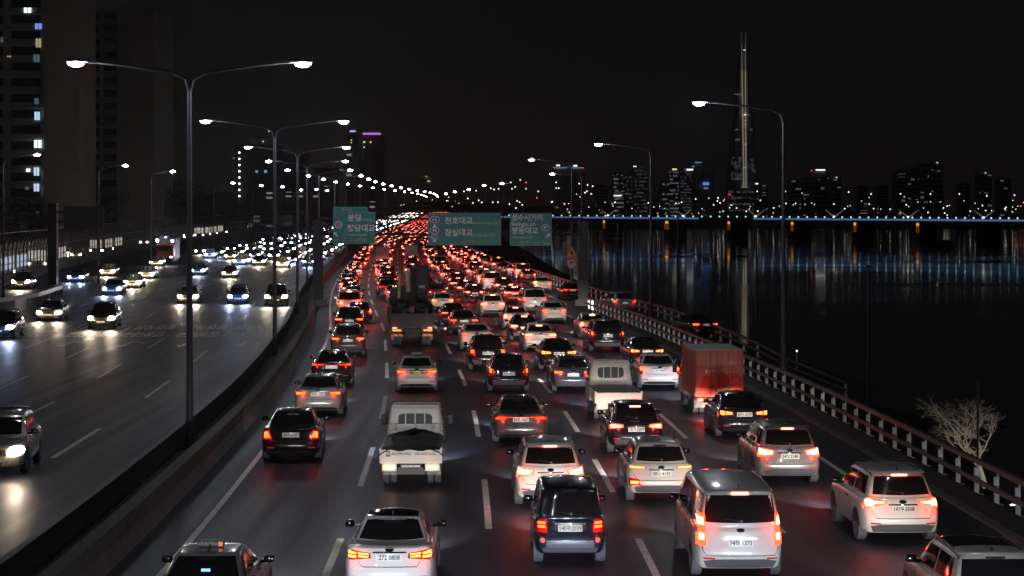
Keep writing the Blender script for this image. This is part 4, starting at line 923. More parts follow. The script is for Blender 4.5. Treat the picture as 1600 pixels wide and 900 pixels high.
HLG = mat('headlight_housing', (.35, .36, .38), .1, .3)
# tail light styles: lens quads and core quads on the +x side (mirrored): (x0,z0,x1,z1,x2,z2,x3,z3)
def styles(t):
    s = SP[t]; X = s['W']/2*.935; z = s['tail']
    return {
     'slim':  ([(.40, z-.20, X, z-.26, X, z-.07, .42, z-.11)], [(.46, z-.18, X-.05, z-.215, X-.04, z-.12, .46, z-.135)], CORE_N),
     'split': ([(.36, z-.215, X, z-.27, X, z-.05, .38, z-.12)], [(.41, z-.15, .62, z-.145, .63, z-.11, .41, z-.13), (.42, z-.20, .61, z-.20, .62, z-.165, .41, z-.175), (.66, z-.145, X-.04, z-.14, X-.05, z-.085, .66, z-.11), (.66, z-.215, X-.06, z-.215, X-.03, z-.165, .66, z-.17)], CORE_Y),
     'round': ([(.58, z-.32, X, z-.36, X, z-.06, .66, z-.05)], [(.64, z-.27, X-.05, z-.30, X-.05, z-.12, .70, z-.10)], CORE_N),
     'bar':   ([(.0, z-.14, X, z-.17, X, z-.04, .0, z-.07)], [(.0, z-.112, X-.22, z-.112, X-.22, z-.088, .0, z-.088), (X-.22, z-.125, X-.03, z-.155, X-.03, z-.06, X-.2, z-.08)], CORE_R),
     'swoop': ([(.42, z-.20, X, z-.25, X, z-.07, .38, z-.10), (.0, z-.125, .42, z-.14, .40, z-.105, .0, z-.1)], [(.52, z-.20, X-.04, z-.20, X-.04, z-.165, .50, z-.175), (.42, z-.125, .72, z-.11, X-.04, z-.155, .52, z-.175), (.0, z-.122, .42, z-.135, .42, z-.12, .0, z-.108)], CORE_R),
     'vert':  ([(X-.14, z-.36, X, z-.36, X, z+.14, X-.10, z+.14)], [(X-.115, z-.22, X-.03, z-.22, X-.03, z+.02, X-.09, z+.02)], CORE_N),
     'tall':  ([(X-.19, z-.42, X, z-.42, X, z+.22, X-.17, z+.22)], [(X-.15, z+.0, X-.05, z+.0, X-.05, z+.15, X-.14, z+.15), (X-.15, z-.31, X-.05, z-.31, X-.05, z-.17, X-.15, z-.17)], CORE_N),
     'wedge': ([(.36, z-.13, X, z-.27, X, z+.02, .36, z-.09)], [(.42, z-.125, X-.04, z-.18, X-.04, z-.08, .42, z-.10), (X-.20, z-.20, X-.05, z-.21, X-.05, z-.04, X-.20, z-.07)], CORE_Y),
     'leaf':  ([(.46, z-.22, X, z-.30, X, z-.02, .42, z-.11)], [(.50, z-.20, X-.15, z-.235, X-.16, z-.08, .47, z-.12), (X-.135, z-.22, X-.03, z-.22, X-.03, z-.05, X-.135, z-.07)], CORE_N),
     'square':([(X-.25, z-.34, X, z-.34, X, z-.06, X-.24, z-.06)], [(X-.21, z-.24, X-.05, z-.24, X-.05, z-.19, X-.21, z-.19), (X-.21, z-.16, X-.05, z-.16, X-.05, z-.11, X-.21, z-.11)], CORE_N),
     'thin':  ([(.40, z-.13, X, z-.14, X, z-.07, .42, z-.08), (X-.27, z-.56, X, z-.58, X, z-.38, X-.25, z-.40)], [(.44, z-.12, X-.03, z-.13, X-.03, z-.08, .44, z-.09), (X-.23, z-.52, X-.04, z-.53, X-.04, z-.46, X-.23, z-.45)], CORE_Y),
     'dots':  ([(.46, z-.21, X, z-.25, X, z-.08, .46, z-.10)], [(.50+k*.12, z-.19, .58+k*.12, z-.19, .58+k*.12, z-.12, .50+k*.12, z-.12) for k in range(3)], CORE_N),
    }
PROTO = {}
_hull = {}
def parts_for(t, lod, st_, brake, rails, roofblack, bigrear):
    """list of (part name, mesh key) built once per type; meshes without paint are shared"""
    key = (t, lod, st_, brake, rails, roofblack, bigrear)
    if key in PROTO: return PROTO[key]
    if (t, lod) not in _hull:
        b = hull(t, lod); _hull[(t, lod)] = (b, Proj(b))
    hb, P = _hull[(t, lod)]; s = SP[t]; hw = s['W']/2; out = []
    nn = dict(n=10, m=6) if lod == 0 else dict(n=4, m=2)
    nl = dict(n=8, m=3) if lod == 0 else dict(n=2, m=1)
    z1, z2 = s['wz']; w1, w2 = s['ww']
    # rear window
    out.append(('rear_window', mesh_of(P.patch('rear', [(-w1, z1), (-w1*.5, z1-.012), (0, z1-.016), (w1*.5, z1-.012), (w1, z1)], [(-w2, z2), (-w2*.5, z2+.012), (0, z2+.015), (w2*.5, z2+.012), (w2, z2)], off=.006 if lod == 0 else .035, **nn), 'rear_window', GLASS)))
    if lod < 2:
        # side windows
        zt = s['H']-.15; zq = s['belt']+.05; rear0 = s['ga']+.52 if t not in ('sedan', 'small_sedan') else s['ga']+.75; midy = (s['ra']+s['rb'])/2 + .15
        rtop = s['ra']+.28; ft = s['rb']-.02; fb = s['gb']-.5
        for md in ('left', 'right'):
            out.append(('side_window', mesh_of(P.patch(md, [(rear0, zq), (midy-.03, zq-.01)], [(rtop, zt), (midy-.03, zt)], off=.005, **nl), 'side_window', GLASS)))
            out.append(('side_window', mesh_of(P.patch(md, [(midy+.05, zq-.01), (fb, zq-.02)], [(midy+.05, zt), (ft, zt-.02)], off=.005, **nl), 'side_window', GLASS)))
    if roofblack:
        out.append(('roof_glass', mesh_of(P.patch('top', [(-s['wr']+.05, s['ra']+(.02 if roofblack != 2 else .8)), (0, s['ra']+(-.02 if roofblack != 2 else .77)), (s['wr']-.05, s['ra']+(.02 if roofblack != 2 else .8))], [(-s['wr']+.05, s['rb']-.1), (0, s['rb']-.06), (s['wr']-.05, s['rb']-.1)], off=.006, n=8, m=6), 'roof_glass', GLASS)))
    zw1, zw2 = s['belt']+.03, s['H']-.12
    out.append(('windscreen', mesh_of(P.patch('front', [(-.66, zw1), (0, zw1), (.66, zw1)], [(-s['wr']+.03, zw2), (0, zw2+.02), (s['wr']-.03, zw2)], off=.006, **nl), 'windscreen', GLASS)))
    lens, cores, cm = styles(t)[st_]
    if brake: cm = CORE_B
    for sg in (-1, 1):
        def Q(q, off, bm=None):
            x0, za, x1, zb, x2, zc, x3, zd = q
            if sg < 0: return P.patch('rear', [(-x1, zb), (-x0, za)], [(-x2, zc), (-x3, zd)], off=off, bm=bm, **nl)
            return P.patch('rear', [(x0, za), (x1, zb)], [(x3, zd), (x2, zc)], off=off, bm=bm, **nl)
        bm = bmesh.new()
        for q in lens: Q(q, .010, bm)
        a = mesh_of(bm, 'tail_lamp', LENSB if brake else LENS); bm = bmesh.new()
        for q in cores: Q(q, .020, bm)
        # wrap onto the flank
        zf = s['tail']; 
        if lod == 0 and st_ not in ('tall', 'vert', 'square'):
            md = 'right' if sg > 0 else 'left'; P.patch(md, [(s['yr']+.16, zf-.22), (s['yr']+.42, zf-.19)], [(s['yr']+.16, zf-.09), (s['yr']+.42, zf-.12)], off=.008, n=3, m=2, bm=bmesh.new()).free()
        out.append(('tail_lamp', a, ('bulb', mesh_of(bm, 'bulb', cm))))
    # high brake light
    zh = z2 + (.035 if t not in ('sedan', 'small_sedan') else -.03)
    hm = CORE_B if brake else TRIM
    out.append(('high_brake_light', mesh_of(P.patch('rear', [(-.17, zh-.02), (.17, zh-.02)], [(-.17, zh+.025), (.17, zh+.025)], off=.03, **nl), 'high_brake_light', hm)))
    # plate
    zp = s['tail'] - (.20 if t in ('sedan', 'small_sedan') else .26)
    if t == 'van': zp = s['tail']-.36
    if t == 'boxcar': zp = s['tail']-.24
    a = P.patch('rear', [(-.26, zp-.07), (.26, zp-.07)], [(-.26, zp+.07), (.26, zp+.07)], off=.03, n=2, m=1)
    out.append(('number_plate', mesh_of(a, 'number_plate', None or PLATE, False)))
    # lower bumper
    zb0 = s['z0']+.03; zb1 = s['z0'] + (.12 if t in ('sedan', 'small_sedan') else .20)
    out.append(('bumper_valance', mesh_of(P.patch('rear', [(-hw*.72, zb0), (hw*.72, zb0)], [(-hw*.80, zb1-.02), (-hw*.5, zb1+.03), (hw*.5, zb1+.03), (hw*.80, zb1-.02)], off=.008, **nn), 'bumper_valance', TRIM if t in ('sedan', 'small_sedan') else GTRIM)))
    if lod == 0:
        for sg in (-1, 1):
            zz = s['z0']+.24; xs = sorted((sg*hw*.56, sg*hw*.80)); out.append(('rear_reflector', mesh_of(P.patch('rear', [(xs[0], zz-.02), (xs[1], zz-.02)], [(xs[0], zz+.02), (xs[1], zz+.02)], off=.012, n=4, m=1), 'rear_reflector', REFL)))
        # shut lines of the boot / tailgate
        bm = bmesh.new(); zl = s['z0']+ (.44 if t in ('sedan', 'small_sedan') else .36); xt = .62 if t in ('sedan', 'small_sedan') else .70
        if t == 'van': xt = .78; zl = s['z0']+.30
        P.patch('rear', [(-xt+.08, zl-.008), (xt-.08, zl-.008)], [(-xt+.08, zl+.006), (xt-.08, zl+.006)], off=.004, n=10, m=1, bm=bm)
        for sg in (-1, 1):
            a = [(sg*(xt-.08), zl), (sg*xt, zl+.1), (sg*(xt+.01), s['tail']-.28)]
            for (u0, v0), (u1, v1) in zip(a, a[1:]):
                lo, hi = [(u0-.007, v0), (u0+.007, v0)], [(u1-.007, v1), (u1+.007, v1)]; P.patch('rear', lo, hi, off=.004, n=1, m=3, bm=bm)
        for md in ('left', 'right'):
            for yy in (s['wbase']-.75, (s['ra']+s['rb'])/2+.16, s['R']+.28):
                P.patch(md, [(yy-.008, s['z0']+.1), (yy+.008, s['z0']+.1)], [(yy-.008, s['belt']-.02), (yy+.008, s['belt']-.02)], off=.004, n=1, m=5, bm=bm)
        out.append(('shut_lines', mesh_of(bm, 'shut_lines', SEAM)))
        bm = bmesh.new()
        for md in ('left', 'right'):
            for yy in (s['wbase']-1.75, s['R']+.42): P.quad(md, (yy, s['belt']-.17), (yy+.2, s['belt']-.17), (yy+.2, s['belt']-.14), (yy, s['belt']-.14), off=.03, n=3, m=1, bm=bm)
        out.append(('door_handle', mesh_of(bm, 'door_handle', CHROME)))
        if t not in ('sedan', 'small_sedan'):
            bm = bmesh.new(); tube(bm, [P.pt('rear', u_, v_, .03) for u_, v_ in ((.02, z1+.02), (-.16, z1+.05), (-.36, z1+.07))], [.012, .01, .006], 6); box(bm, P.pt('rear', .02, z1+.02, .02), (.05, .05, .05)); out.append(('rear_wiper', mesh_of(bm, 'rear_wiper', TRIM)))
        out.append(('plate_garnish', mesh_of(P.patch('rear', [(-.34, zp+.085), (.34, zp+.085)], [(-.33, zp+.112), (.33, zp+.112)], off=.035, n=6, m=1), 'plate_garnish', CHROME)))
        # emblem
        ze = s['tail']-.055 if t in ('sedan', 'small_sedan') else s['tail']-.10
        out.append(('emblem', mesh_of(P.oval('rear', 0, ze, .085, .042, off=.018), 'emblem', TRIM), ('ring', mesh_of(P.oval('rear', 0, ze, .066, .028, off=.024), 'ring', CHROME))))
        # spoiler lip over the tailgate glass
        if t in ('suv', 'crossover', 'hatch', 'bigsuv'):
            out.append(('spoiler', 'PAINT', P.patch('rear', [(-w2-.02, z2+.025), (0, z2+.035), (w2+.02, z2+.025)], [(-w2-.02, z2+.06), (0, z2+.075), (w2+.02, z2+.06)], off=.10, n=10, m=2, back=.16)))
        elif t in ('sedan',):
            out.append(('spoiler', 'PAINT', P.patch('rear', [(-.6, s['tail']-.035), (0, s['tail']-.03), (.6, s['tail']-.035)], [(-.58, s['tail']-.015), (0, s['tail']-.005), (.58, s['tail']-.015)], off=.035, n=10, m=1, back=.09)))
        # antenna fin
        bm = bmesh.new(); box(bm, (0, s['ra']+.22, s['H']+.02), (.03, .14, .07), bev=.012); out.append(('antenna', mesh_of(bm, 'antenna', TRIM)))
        if t == 'van' or rails == 2:
            pass
    if rails:
        for sg in (-1, 1):
            bm = bmesh.new(); x = sg*(s['wr']-.02); pts = []
            for k in range(7):
                yy = lerp(s['ra']+.12, s['rb']-.2, k/6); q = P.pt('top', x, yy, 0); pts.append(Vector((x, yy, q.z + (.05 if 0 < k < 6 else -.01))))
            tube(bm, pts, .018, 6); out.append(('roof_rail', mesh_of(bm, 'roof_rail', TRIM)))
    # wheels
    Rr = s['R']; wd = .215
    for (yy, nm) in ((0, 'r'), (s['wbase'], 'f')):
        for sg in (-1, 1):
            sidex = abs(P.pt('right', yy, .42, 0).x) if yy == 0 else abs(P.pt('right', yy, .42, 0).x)
            bm = bmesh.new(); xo = sidex + .012; seg = 22 if lod == 0 else 10
            pr = [(xo-wd, Rr*.62), (xo-wd, Rr-.025), (xo-wd+.03, Rr), (xo-.03, Rr), (xo, Rr-.025), (xo, Rr*.66), (xo-.02, Rr*.62)]
            rings = [[bm.verts.new((sg*px, yy + math.cos(a)*rr, Rr + math.sin(a)*rr)) for px, rr in pr] for a in [2*math.pi*k/seg for k in range(seg)]]
            for a, b in zip(rings, rings[1:] + rings[:1]):
                for k in range(len(pr)-1): bm.faces.new((a[k], a[k+1], b[k+1], b[k]))
            if lod > 0: bm.faces.new([r_[-1] for r_ in rings])
            bm.normal_update(); tm = mesh_of(bm, 'tyre', TYRE)
            if lod == 0:
                bm = bmesh.new()
                for k in range(10):
                    a = 2*math.pi*k/10; rot = Matrix.Rotation(a, 4, 'X'); box(bm, Vector((sg*(xo-.035), yy, Rr)) + rot @ Vector((0, 0, Rr*.34)), (.03, .05, Rr*.56), rot)
                tube(bm, [(sg*(xo-.06), yy, Rr), (sg*(xo-.015), yy, Rr)], .06, 10); tube(bm, [(sg*(xo-.10), yy, Rr), (sg*(xo-.06), yy, Rr)], Rr*.60, 16)
                out.append(('wheel', tm, ('rim', mesh_of(bm, 'rim', RIM, False))))
            else: out.append(('wheel', tm))
            if lod == 0:
                # dark wheel arch round the tyre
                ra = Rr+.055; n = 14; A = [math.pi*k/n for k in range(n+1)]; md = 'right' if sg > 0 else 'left'
                bot = [(yy - ra*math.cos(a), s['z0']+.03) for a in A]; top = [(yy - ra*math.cos(a), max(s['z0']+.04, Rr + ra*math.sin(a))) for a in A]
                out.append(('wheel_arch', mesh_of(P.patch(md, bot, top, off=.004, n=n, m=4), 'wheel_arch', TRIM)))
    # mirrors
    for sg in (-1, 1):
        bm = bmesh.new(); my = s['gb']-.62; box(bm, (sg*(hw+.045), my, s['belt']+.065), (.21, .11, .14), bev=.04 if lod == 0 else 0); box(bm, (sg*(hw-.09), my+.01, s['belt']+.02), (.16, .08, .06))
        out.append(('wing_mirror', mesh_of(bm, 'wing_mirror', MIRR)))
    PROTO[key] = out; return out
BODY = {}
def body_mesh(t, lod, colour):
    k = (t, lod, colour)
    if k not in BODY:
        if (t, lod) not in _hull: b = hull(t, lod); _hull[(t, lod)] = (b, Proj(b))
        BODY[k] = mesh_of(_hull[(t, lod)][0].copy(), 'body', pm(colour))
    return BODY[k]
FRONT = {}
def front_parts(t, lod, warm, on=True):
    key = (t, lod, warm, on)
    if key in FRONT: return FRONT[key]
    if (t, lod) not in _hull: b = hull(t, lod); _hull[(t, lod)] = (b, Proj(b))
    P = _hull[(t, lod)][1]; s = SP[t]; hw = s['W']/2; out = []; z = s['nose']-.10
    for sg in (-1, 1):
        a, b = sorted((sg*(hw-.42), sg*(hw-.10)))
        h = P.patch('front', [(a, z-.09), (b, z-.09)], [(a, z+.04), (b, z+.06)], off=.008, n=3, m=2)
        out.append(('headlight', mesh_of(h, 'headlight', HLG_W if warm else HLG_B), ('bulb', mesh_of(P.oval('front', sg*(hw-.26), z-.02, .21, .14, off=.05, n=6), 'bulb', (HL_W if warm else HL_B) if on else HLG))))  # bulb oversized to imitate the glare around the lamp
    out.append(('grille', mesh_of(P.patch('front', [(-.42, z-.16), (.42, z-.16)], [(-.38, z+.02), (.38, z+.02)], off=.008, n=4, m=2), 'grille', TRIM)))
    out.append(('bumper_intake', mesh_of(P.patch('front', [(-.5, s['z0']+.05), (.5, s['z0']+.05)], [(-.6, s['z0']+.16), (.6, s['z0']+.16)], off=.008, n=4, m=1), 'bumper_intake', TRIM)))
    out.append(('number_plate', mesh_of(P.patch('front', [(-.26, s['z0']+.19), (.26, s['z0']+.19)], [(-.26, s['z0']+.30), (.26, s['z0']+.30)], off=.03, n=2, m=1), 'number_plate', PLATE, False)))
    FRONT[key] = out; return out
HLP = {}
NCAR = [0]
def add_parts(root, lst, colour, skip=()):
    for it in lst:
        if it[0] in skip: continue
        if it[1] == 'PAINT':
            k = (id(it[2]), colour)
            if k not in BODY: BODY[k] = mesh_of(it[2].copy(), it[0], pm(colour))
            objm(it[0], BODY[k], root); continue
        p = objm(it[0], it[1], root)
        if len(it) > 2: objm(it[2][0], it[2][1], p)
def headlight_spots(root, s, warm, power, n=2, y=None, z=None, tilt=12.5, onc=False):
    col = ((1, .82, .62) if warm else (.52, .66, 1)) if onc else ((1, .90, .79) if warm else (.78, .85, 1))
    y = y if y is not None else s['yr']+s['L']+.04; z = z if z is not None else s['nose']-.12
    for sg in ((-1, 1) if n == 2 else (0,)):
        lamp('headlight_beam', 'SPOT', root, (sg*(s['W']/2-.26), y, z), power*(1 if n == 2 else 2), col, .05, (R(90-tilt), 0, 0), 46, 1)
def car(t, colour, pos, label, rz=None, brake=False, style='slim', oncoming=False, group=None, lod=0, rails=0, roofblack=False, plate=None, pcol=None, warm=True, beams=True, glow=True, cat='car', name=None, hp=1080, skip=()):
    s = SP[t]; Z = pos.y
    rz = heading(Z) if rz is None else rz
    if oncoming: rz += math.pi
    root = empty(name or {'sedan': 'sedan', 'small_sedan': 'sedan', 'hatch': 'hatchback', 'suv': 'suv', 'crossover': 'crossover', 'bigsuv': 'suv', 'van': 'passenger_van', 'boxcar': 'microvan'}[t], pos, rz)
    tag(root, label, cat, group)
    objm('body', body_mesh(t, lod, colour), root)
    if oncoming:
        P = parts_for(t, lod, style, False, rails, roofblack, False)
        keep = [p for p in P if p[0] in ('windscreen', 'side_window', 'wheel', 'wing_mirror')] if lod else [p for p in P if p[0] not in ('rear_reflector', 'emblem', 'bumper_valance', 'high_brake_light')]
        add_parts(root, keep, colour); add_parts(root, front_parts(t, lod, warm), colour)
        if beams and Z < 330:
            for sg in (-1, 1): lamp('headlight_spill', 'POINT', root, (sg*(s['W']/2-.26), s['yr']+s['L']+.28, s['nose']-.1), (26 if lod == 0 else 40)*(.3 if hp < 200 else 1), (1, .74, .45) if warm else (.38, .52, 1), .05)
        if beams: headlight_spots(root, s, warm, hp, 2 if lod == 0 else 1, onc=True)
        return root
    P = parts_for(t, lod, style, brake, rails, roofblack, False)
    sk = set(skip)
    if lod: sk |= {'windscreen'}
    if lod == 2: sk |= {'wheel', 'bumper_valance', 'number_plate', 'windscreen', 'wing_mirror'} | (set() if brake else {'high_brake_light'})
    add_parts(root, P, colour, sk)
    if beams: headlight_spots(root, s, warm, hp, 2 if lod == 0 else 1)
    if glow:
        q_ = max(styles(t)[style][1], key=lambda q: sum(q[0::2])); xs = sum(q_[0::2])/4; zz = sum(q_[1::2])/4
        for sg in (-1, 1): lamp('tail_light_glow', 'POINT', root, (sg*xs, s['yr']-.02, zz), (9 if lod == 0 else 34) if brake else (3 if lod == 0 else 6), (1, .035, .010), .035)

    if plate:
        pl = [c for c in root.children if c.name.startswith('number_plate')][0]
        cz = sum((Vector(v.co) for v in pl.data.vertices), Vector())/len(pl.data.vertices); ymin = min(v.co.y for v in pl.data.vertices)
        if pcol: pl.data = pl.data.copy(); pl.data.materials[0] = pcol
        text(plate, .13, PTX, pl, (0, ymin-.004, cz.z), sx=.86, ext=.001, bold=.002, name='digits')
    if lod == 0:
        for c in root.children:
            if c.name.startswith('number_plate'): lamp('plate_lamp', 'POINT', root, (0, min(v.co.y for v in c.data.vertices)-.05, sum(v.co.z for v in c.data.vertices)/len(c.data.vertices)+.11), .25, (.9, .92, 1), .02)
    return root
def P_(px, py): return gp(px, py)
def near(px, py, *a, **k): return car(*a[:2], P_(px, py), *a[2:], **k)

# --- the cars one can tell apart, from the camera outwards -------------------------------------------------
tx = car('sedan', 'silver', Vector((-5.6, 36.0, 0)), 'silver taxi with an unlit roof sign, cut off by the bottom edge', style='slim', glow=False)
bm = NB(); box(bm, (0, .95, 1.52), (.50, .20, .13), bev=.04); sg_ = obj('roof_sign', bm, mat('taxi_sign_grey', (.12, .11, .12), .4), tx); text('TAXI', .11, mat('taxi_letters', (.30, .28, .26), .5), sg_, (-.05, .845, 1.525), ext=.002)
bm = NB(); box(bm, (.20, .845, 1.52), (.07, .03, .08)); obj('sign_lamp', bm, mat('dull_orange', (.8, .2, .05), emit=(1, .15, .04), es=.8), sg_)
bm = NB(); box(bm, (.10, -.4, 1.26), (.16, .02, .05)); obj('dashboard_display', bm, em('blue_screen', (.15, .3, 1), 2.5), tx)
near(612, 922, 'sedan', 'white', 'white sedan with a black glass roof and amber tail lights beside the small microvan', style='split', roofblack=True, plate='272 0808', warm=True)
near(889, 877, 'boxcar', 'navy', 'small tall black microvan with square red tail lights, behind the white crossover with roof rails', style='square', plate='140우2039', pcol=PLG, brake=False)
mv = bpy.data.objects['microvan'] if 'microvan' in bpy.data.objects else None
PB = _hull[('boxcar', 0)][1]
objm('bumper_panel', mesh_of(PB.patch('rear', [(-.50, .40), (.50, .40)], [(-.52, .56), (.52, .56)], off=.02, n=10, m=3), 'bumper_panel', mat('satin_grey_bumper', (.28, .29, .33), .3, .5)), mv)
for sg in (-1, 1):
    objm('fog_lamp', mesh_of(PB.oval('rear', sg*.60, .56, .055, .055, off=.03), 'fog_lamp', mat('pink_reflector', (.7, .15, .13), .3, emit=(1, .1, .08), es=.25)), mv); objm('reflector_frame', mesh_of(PB.oval('rear', sg*.60, .50, .075, .13, off=.015), 'reflector_frame', TRIM), mv)
near(1148, 897, 'van', 'pearl', 'large silver-white passenger van braking, with tall stacked tail lights and dark tailgate glass', style='tall', brake=True, plate='74하 1373', cat='van')
car('suv', 'white', Vector((8.98, 46.6, 0)), 'white sporty crossover with wedge-shaped tail lights beside the riverside guardrail', style='wedge', brake=True, rails=1, plate='147우3508', rz=R(2))
car('suv', 'pearl', Vector((8.55, 35.6, 0)), 'pale beige utility vehicle, only its roof and rails showing at the bottom edge', style='leaf', rails=1, roofblack=2, glow=False)
near(858, 787, 'suv', 'white', 'white utility vehicle with black roof rails and window stickers, braking ahead of the microvan', style='leaf', brake=True, rails=1, plate='31로8570', pcol=PLG)
near(1029, 781, 'crossover', 'pearl', 'silver crossover with thin amber tail lights and dark lower cladding ahead of the passenger van', style='thin', rails=1, plate='28나 4150')
near(1226, 753, 'suv', 'silver', 'silver utility vehicle with glowing red brake lights ahead of the wedge-lamp crossover', style='leaf', brake=True, plate='54오3140')
near(457, 716, 'sedan', 'black', 'black sedan with rounded bright red tail lights, nearest whole car along the median'.replace('nearest whole car', 'first whole car'), style='round', plate='38구6721', rz=heading(61)+R(1.5))
near(812, 690, 'sedan', 'grey', 'dark grey sedan with a swooping full-width red light line in the middle lane', style='swoop', plate='35모 9021')
near(991, 706, 'crossover', 'navy', 'dark blue crossover braking between the white pickup and the silver crossover', style='slim', brake=True, plate='15가 2207')
near(1157, 681, 'small_sedan', 'navy', 'dark blue-grey sedan following the red box truck along the riverside lane', style='split', plate='60거 5219')
near(499, 647, 'sedan', 'silver', 'silver sedan with angled red tail lights just ahead of the black sedan by the median', style='slim', plate='19부 3305')
near(519, 600, 'sedan', 'black', 'black sedan with a full-width red light bar ahead of the silver sedan', style='bar')
near(544, 555, 'suv', 'grey', 'grey utility vehicle with a shiny bumper ahead of the light-bar sedan', style='slim')
near(546, 521, 'suv', 'black', 'black utility vehicle with dim orange tail lights on the bend by the median', style='slim')
tx2 = near(651, 610, 'sedan', 'pearl', 'white taxi with a roof sign and yellow plate ahead of the tarp-covered pickup', style='slim', plate='서울 33사 1820', pcol=PLY)
bm = NB(); box(bm, (0, .9, 1.53), (.5, .18, .13), bev=.04); obj('roof_sign', bm, mat('taxi_sign_grey', (0, 0, 0)), tx2)
near(794, 611, 'crossover', 'navy', 'dark navy compact car with tall boomerang tail lights in the middle lane', style='vert', plate='29서 4410')
near(761, 577, 'suv', 'black', 'black utility vehicle with small square amber lights behind the white sedan', style='square', plate='33머 7182')
near(744, 546, 'sedan', 'pearl', 'cream-white sedan with a strip of amber dots ahead of the black utility vehicle', style='dots')
near(724, 521, 'sedan', 'grey', 'dark grey sedan with three-dot tail lights beside the crane truck', style='dots')
near(709, 508, 'sedan', 'black', 'black sedan squeezed beside the crane truck behind the white hatchback', style='slim')
near(691, 487, 'hatch', 'white', 'white hatchback with yellow tail lights next to the crane truck', style='wedge')
near(894, 611, 'hatch', 'grey', 'dark hatchback half hidden by the empty white pickup', style='slim')
near(871, 577, 'sedan', 'black', 'black sedan with arrow-shaped tail lights and a bright plate behind the white sedan', style='split', plate='41다 0916')
near(843, 547, 'sedan', 'white', 'white sedan with twin round brake lights lit, red glow across its rear glass', style='dots', brake=True)
near(819, 531, 'hatch', 'black', 'black hatchback drenched in red light, braking next to the white sedan', style='slim', brake=True)
near(806, 513, 'sedan', 'pearl', 'beige-white saloon with one high brake light ahead of the red-lit hatchback', style='round', brake=True)
near(769, 494, 'suv', 'white', 'big white utility vehicle braking behind the packed red cluster', style='slim', brake=True)
near(1028, 606, 'sedan', 'pearl', 'old pearl luxury sedan with teardrop tail lights beside the red box truck', style='vert', plate='12너 8830', rz=R(1))
near(1008, 574, 'small_sedan', 'black', 'glossy black sedan just ahead of the pearl luxury sedan', style='split')
near(947, 548, 'bigsuv', 'black', 'large black luxury utility vehicle with upright tail lights and a chrome bumper', style='vert', plate='158누 6624')
near(926, 527, 'sedan', 'silver', 'silver sedan half hidden by the large black luxury vehicle', style='round', brake=True)
near(864, 504, 'sedan', 'white', 'white sedan with a strongly lit bumper at the ramp merge', style='slim')
near(834, 489, 'van', 'pearl', 'white van with a dark tailgate window behind the white merge sedan', style='vert', cat='van')
near(803, 474, 'sedan', 'red', 'red sedan with glowing thin brake bar ahead of the white van', style='bar', brake=True)
w1 = near(847, 456, 'sedan', 'white', 'white sedan with its amber indicator flashing as it joins from the ramp', style='slim')
P3 = _hull[('sedan', 0)][1]; obj('indicator', P3.oval('rear', -.76, .92, .13, .09, off=.04), BLINK, w1); lamp('indicator_glow', 'POINT', w1, (-.8, -1.3, .9), 8, (1, .55, .15), .05)
near(893, 468, 'sedan', 'black', 'black sedan with a broad orange light bar, seen behind the sign pole', style='swoop')
car('suv', 'silver', Vector((8.3, 149, 0)), 'silver utility vehicle with upright red lights climbing the ramp', style='vert', rails=1, rz=R(12))
car('sedan', 'black', Vector((12.2, 128, -.42)), 'black sedan with small red lights low on the dark ramp', style='slim', rz=R(14), beams=False)

# --- white pickups and trucks --------------------------------------------------------------------------
WHT = mat('truck_white', (.74, .70, .62), .45, noise=.15, nscale=2); BEDM = mat('truck_bed', (.018, .016, .018), .7, noise=.4, nscale=3)
def wheel_bm(x, y, Rr, wd, seg=18):
    bm = bmesh.new(); pr = [(-wd/2, Rr*.55), (-wd/2, Rr-.02), (-wd/2+.03, Rr), (wd/2-.03, Rr), (wd/2, Rr-.02), (wd/2, Rr*.55)]
    rings = [[bm.verts.new((x+p, y+math.cos(a)*r_, Rr+math.sin(a)*r_)) for p, r_ in pr] for a in [2*math.pi*k/seg for k in range(seg)]]
    for a, b in zip(rings, rings[1:]+rings[:1]):
        for k in range(len(pr)-1): bm.faces.new((a[k], a[k+1], b[k+1], b[k]))
    bm.faces.new([r_[-1] for r_ in rings]); bm.faces.new([r_[0] for r_ in rings][::-1]); return bm
def cab(root, W, y0, y1, z0, H, m, wins=True, rear_win=True):
    def warp(bm):
        for v in bm.verts:
            q = (v.co.z-z0)/(H-z0)
            if q > .45: v.co.x *= 1-.13*(q-.45)/.55; 
            if v.co.y > (y0+y1)/2 and q > .4: v.co.y -= (q-.4)*.75
    bm = rbox(W/2, (y1-y0)/2, (H-z0)/2, .10, (6, 6, 8)); bmesh.ops.translate(bm, vec=(0, (y0+y1)/2, (H+z0)/2), verts=bm.verts); warp(bm)
    P = Proj(bm); objm('cab', mesh_of(bm, 'cab', m), root)
    if rear_win: objm('rear_window', mesh_of(P.oval('rear', 0, H-.42, .50, .21, off=.01, e=5), 'rear_window', CABG), root)
    objm('windscreen', mesh_of(P.patch('front', [(-W*.42, z0+(H-z0)*.52), (W*.42, z0+(H-z0)*.52)], [(-W*.38, H-.18), (W*.38, H-.18)], off=.01), 'windscreen', GLASS), root)
    for md in ('left', 'right'): objm('side_window', mesh_of(P.patch(md, [(y0+.3, H-.78), (y1-.25, H-.80)], [(y0+.3, H-.22), (y1-.55, H-.22)], off=.008, n=4, m=3), 'side_window', GLASS), root)
    for sg in (-1, 1):
        bm = NB(); box(bm, (sg*(W/2+.17), y1-.25, H-.55), (.17, .09, .32), bev=.03); box(bm, (sg*(W/2+.03), y1-.22, H-.5), (.22, .03, .03)); obj('wing_mirror', bm, TRIM, root)
    return P
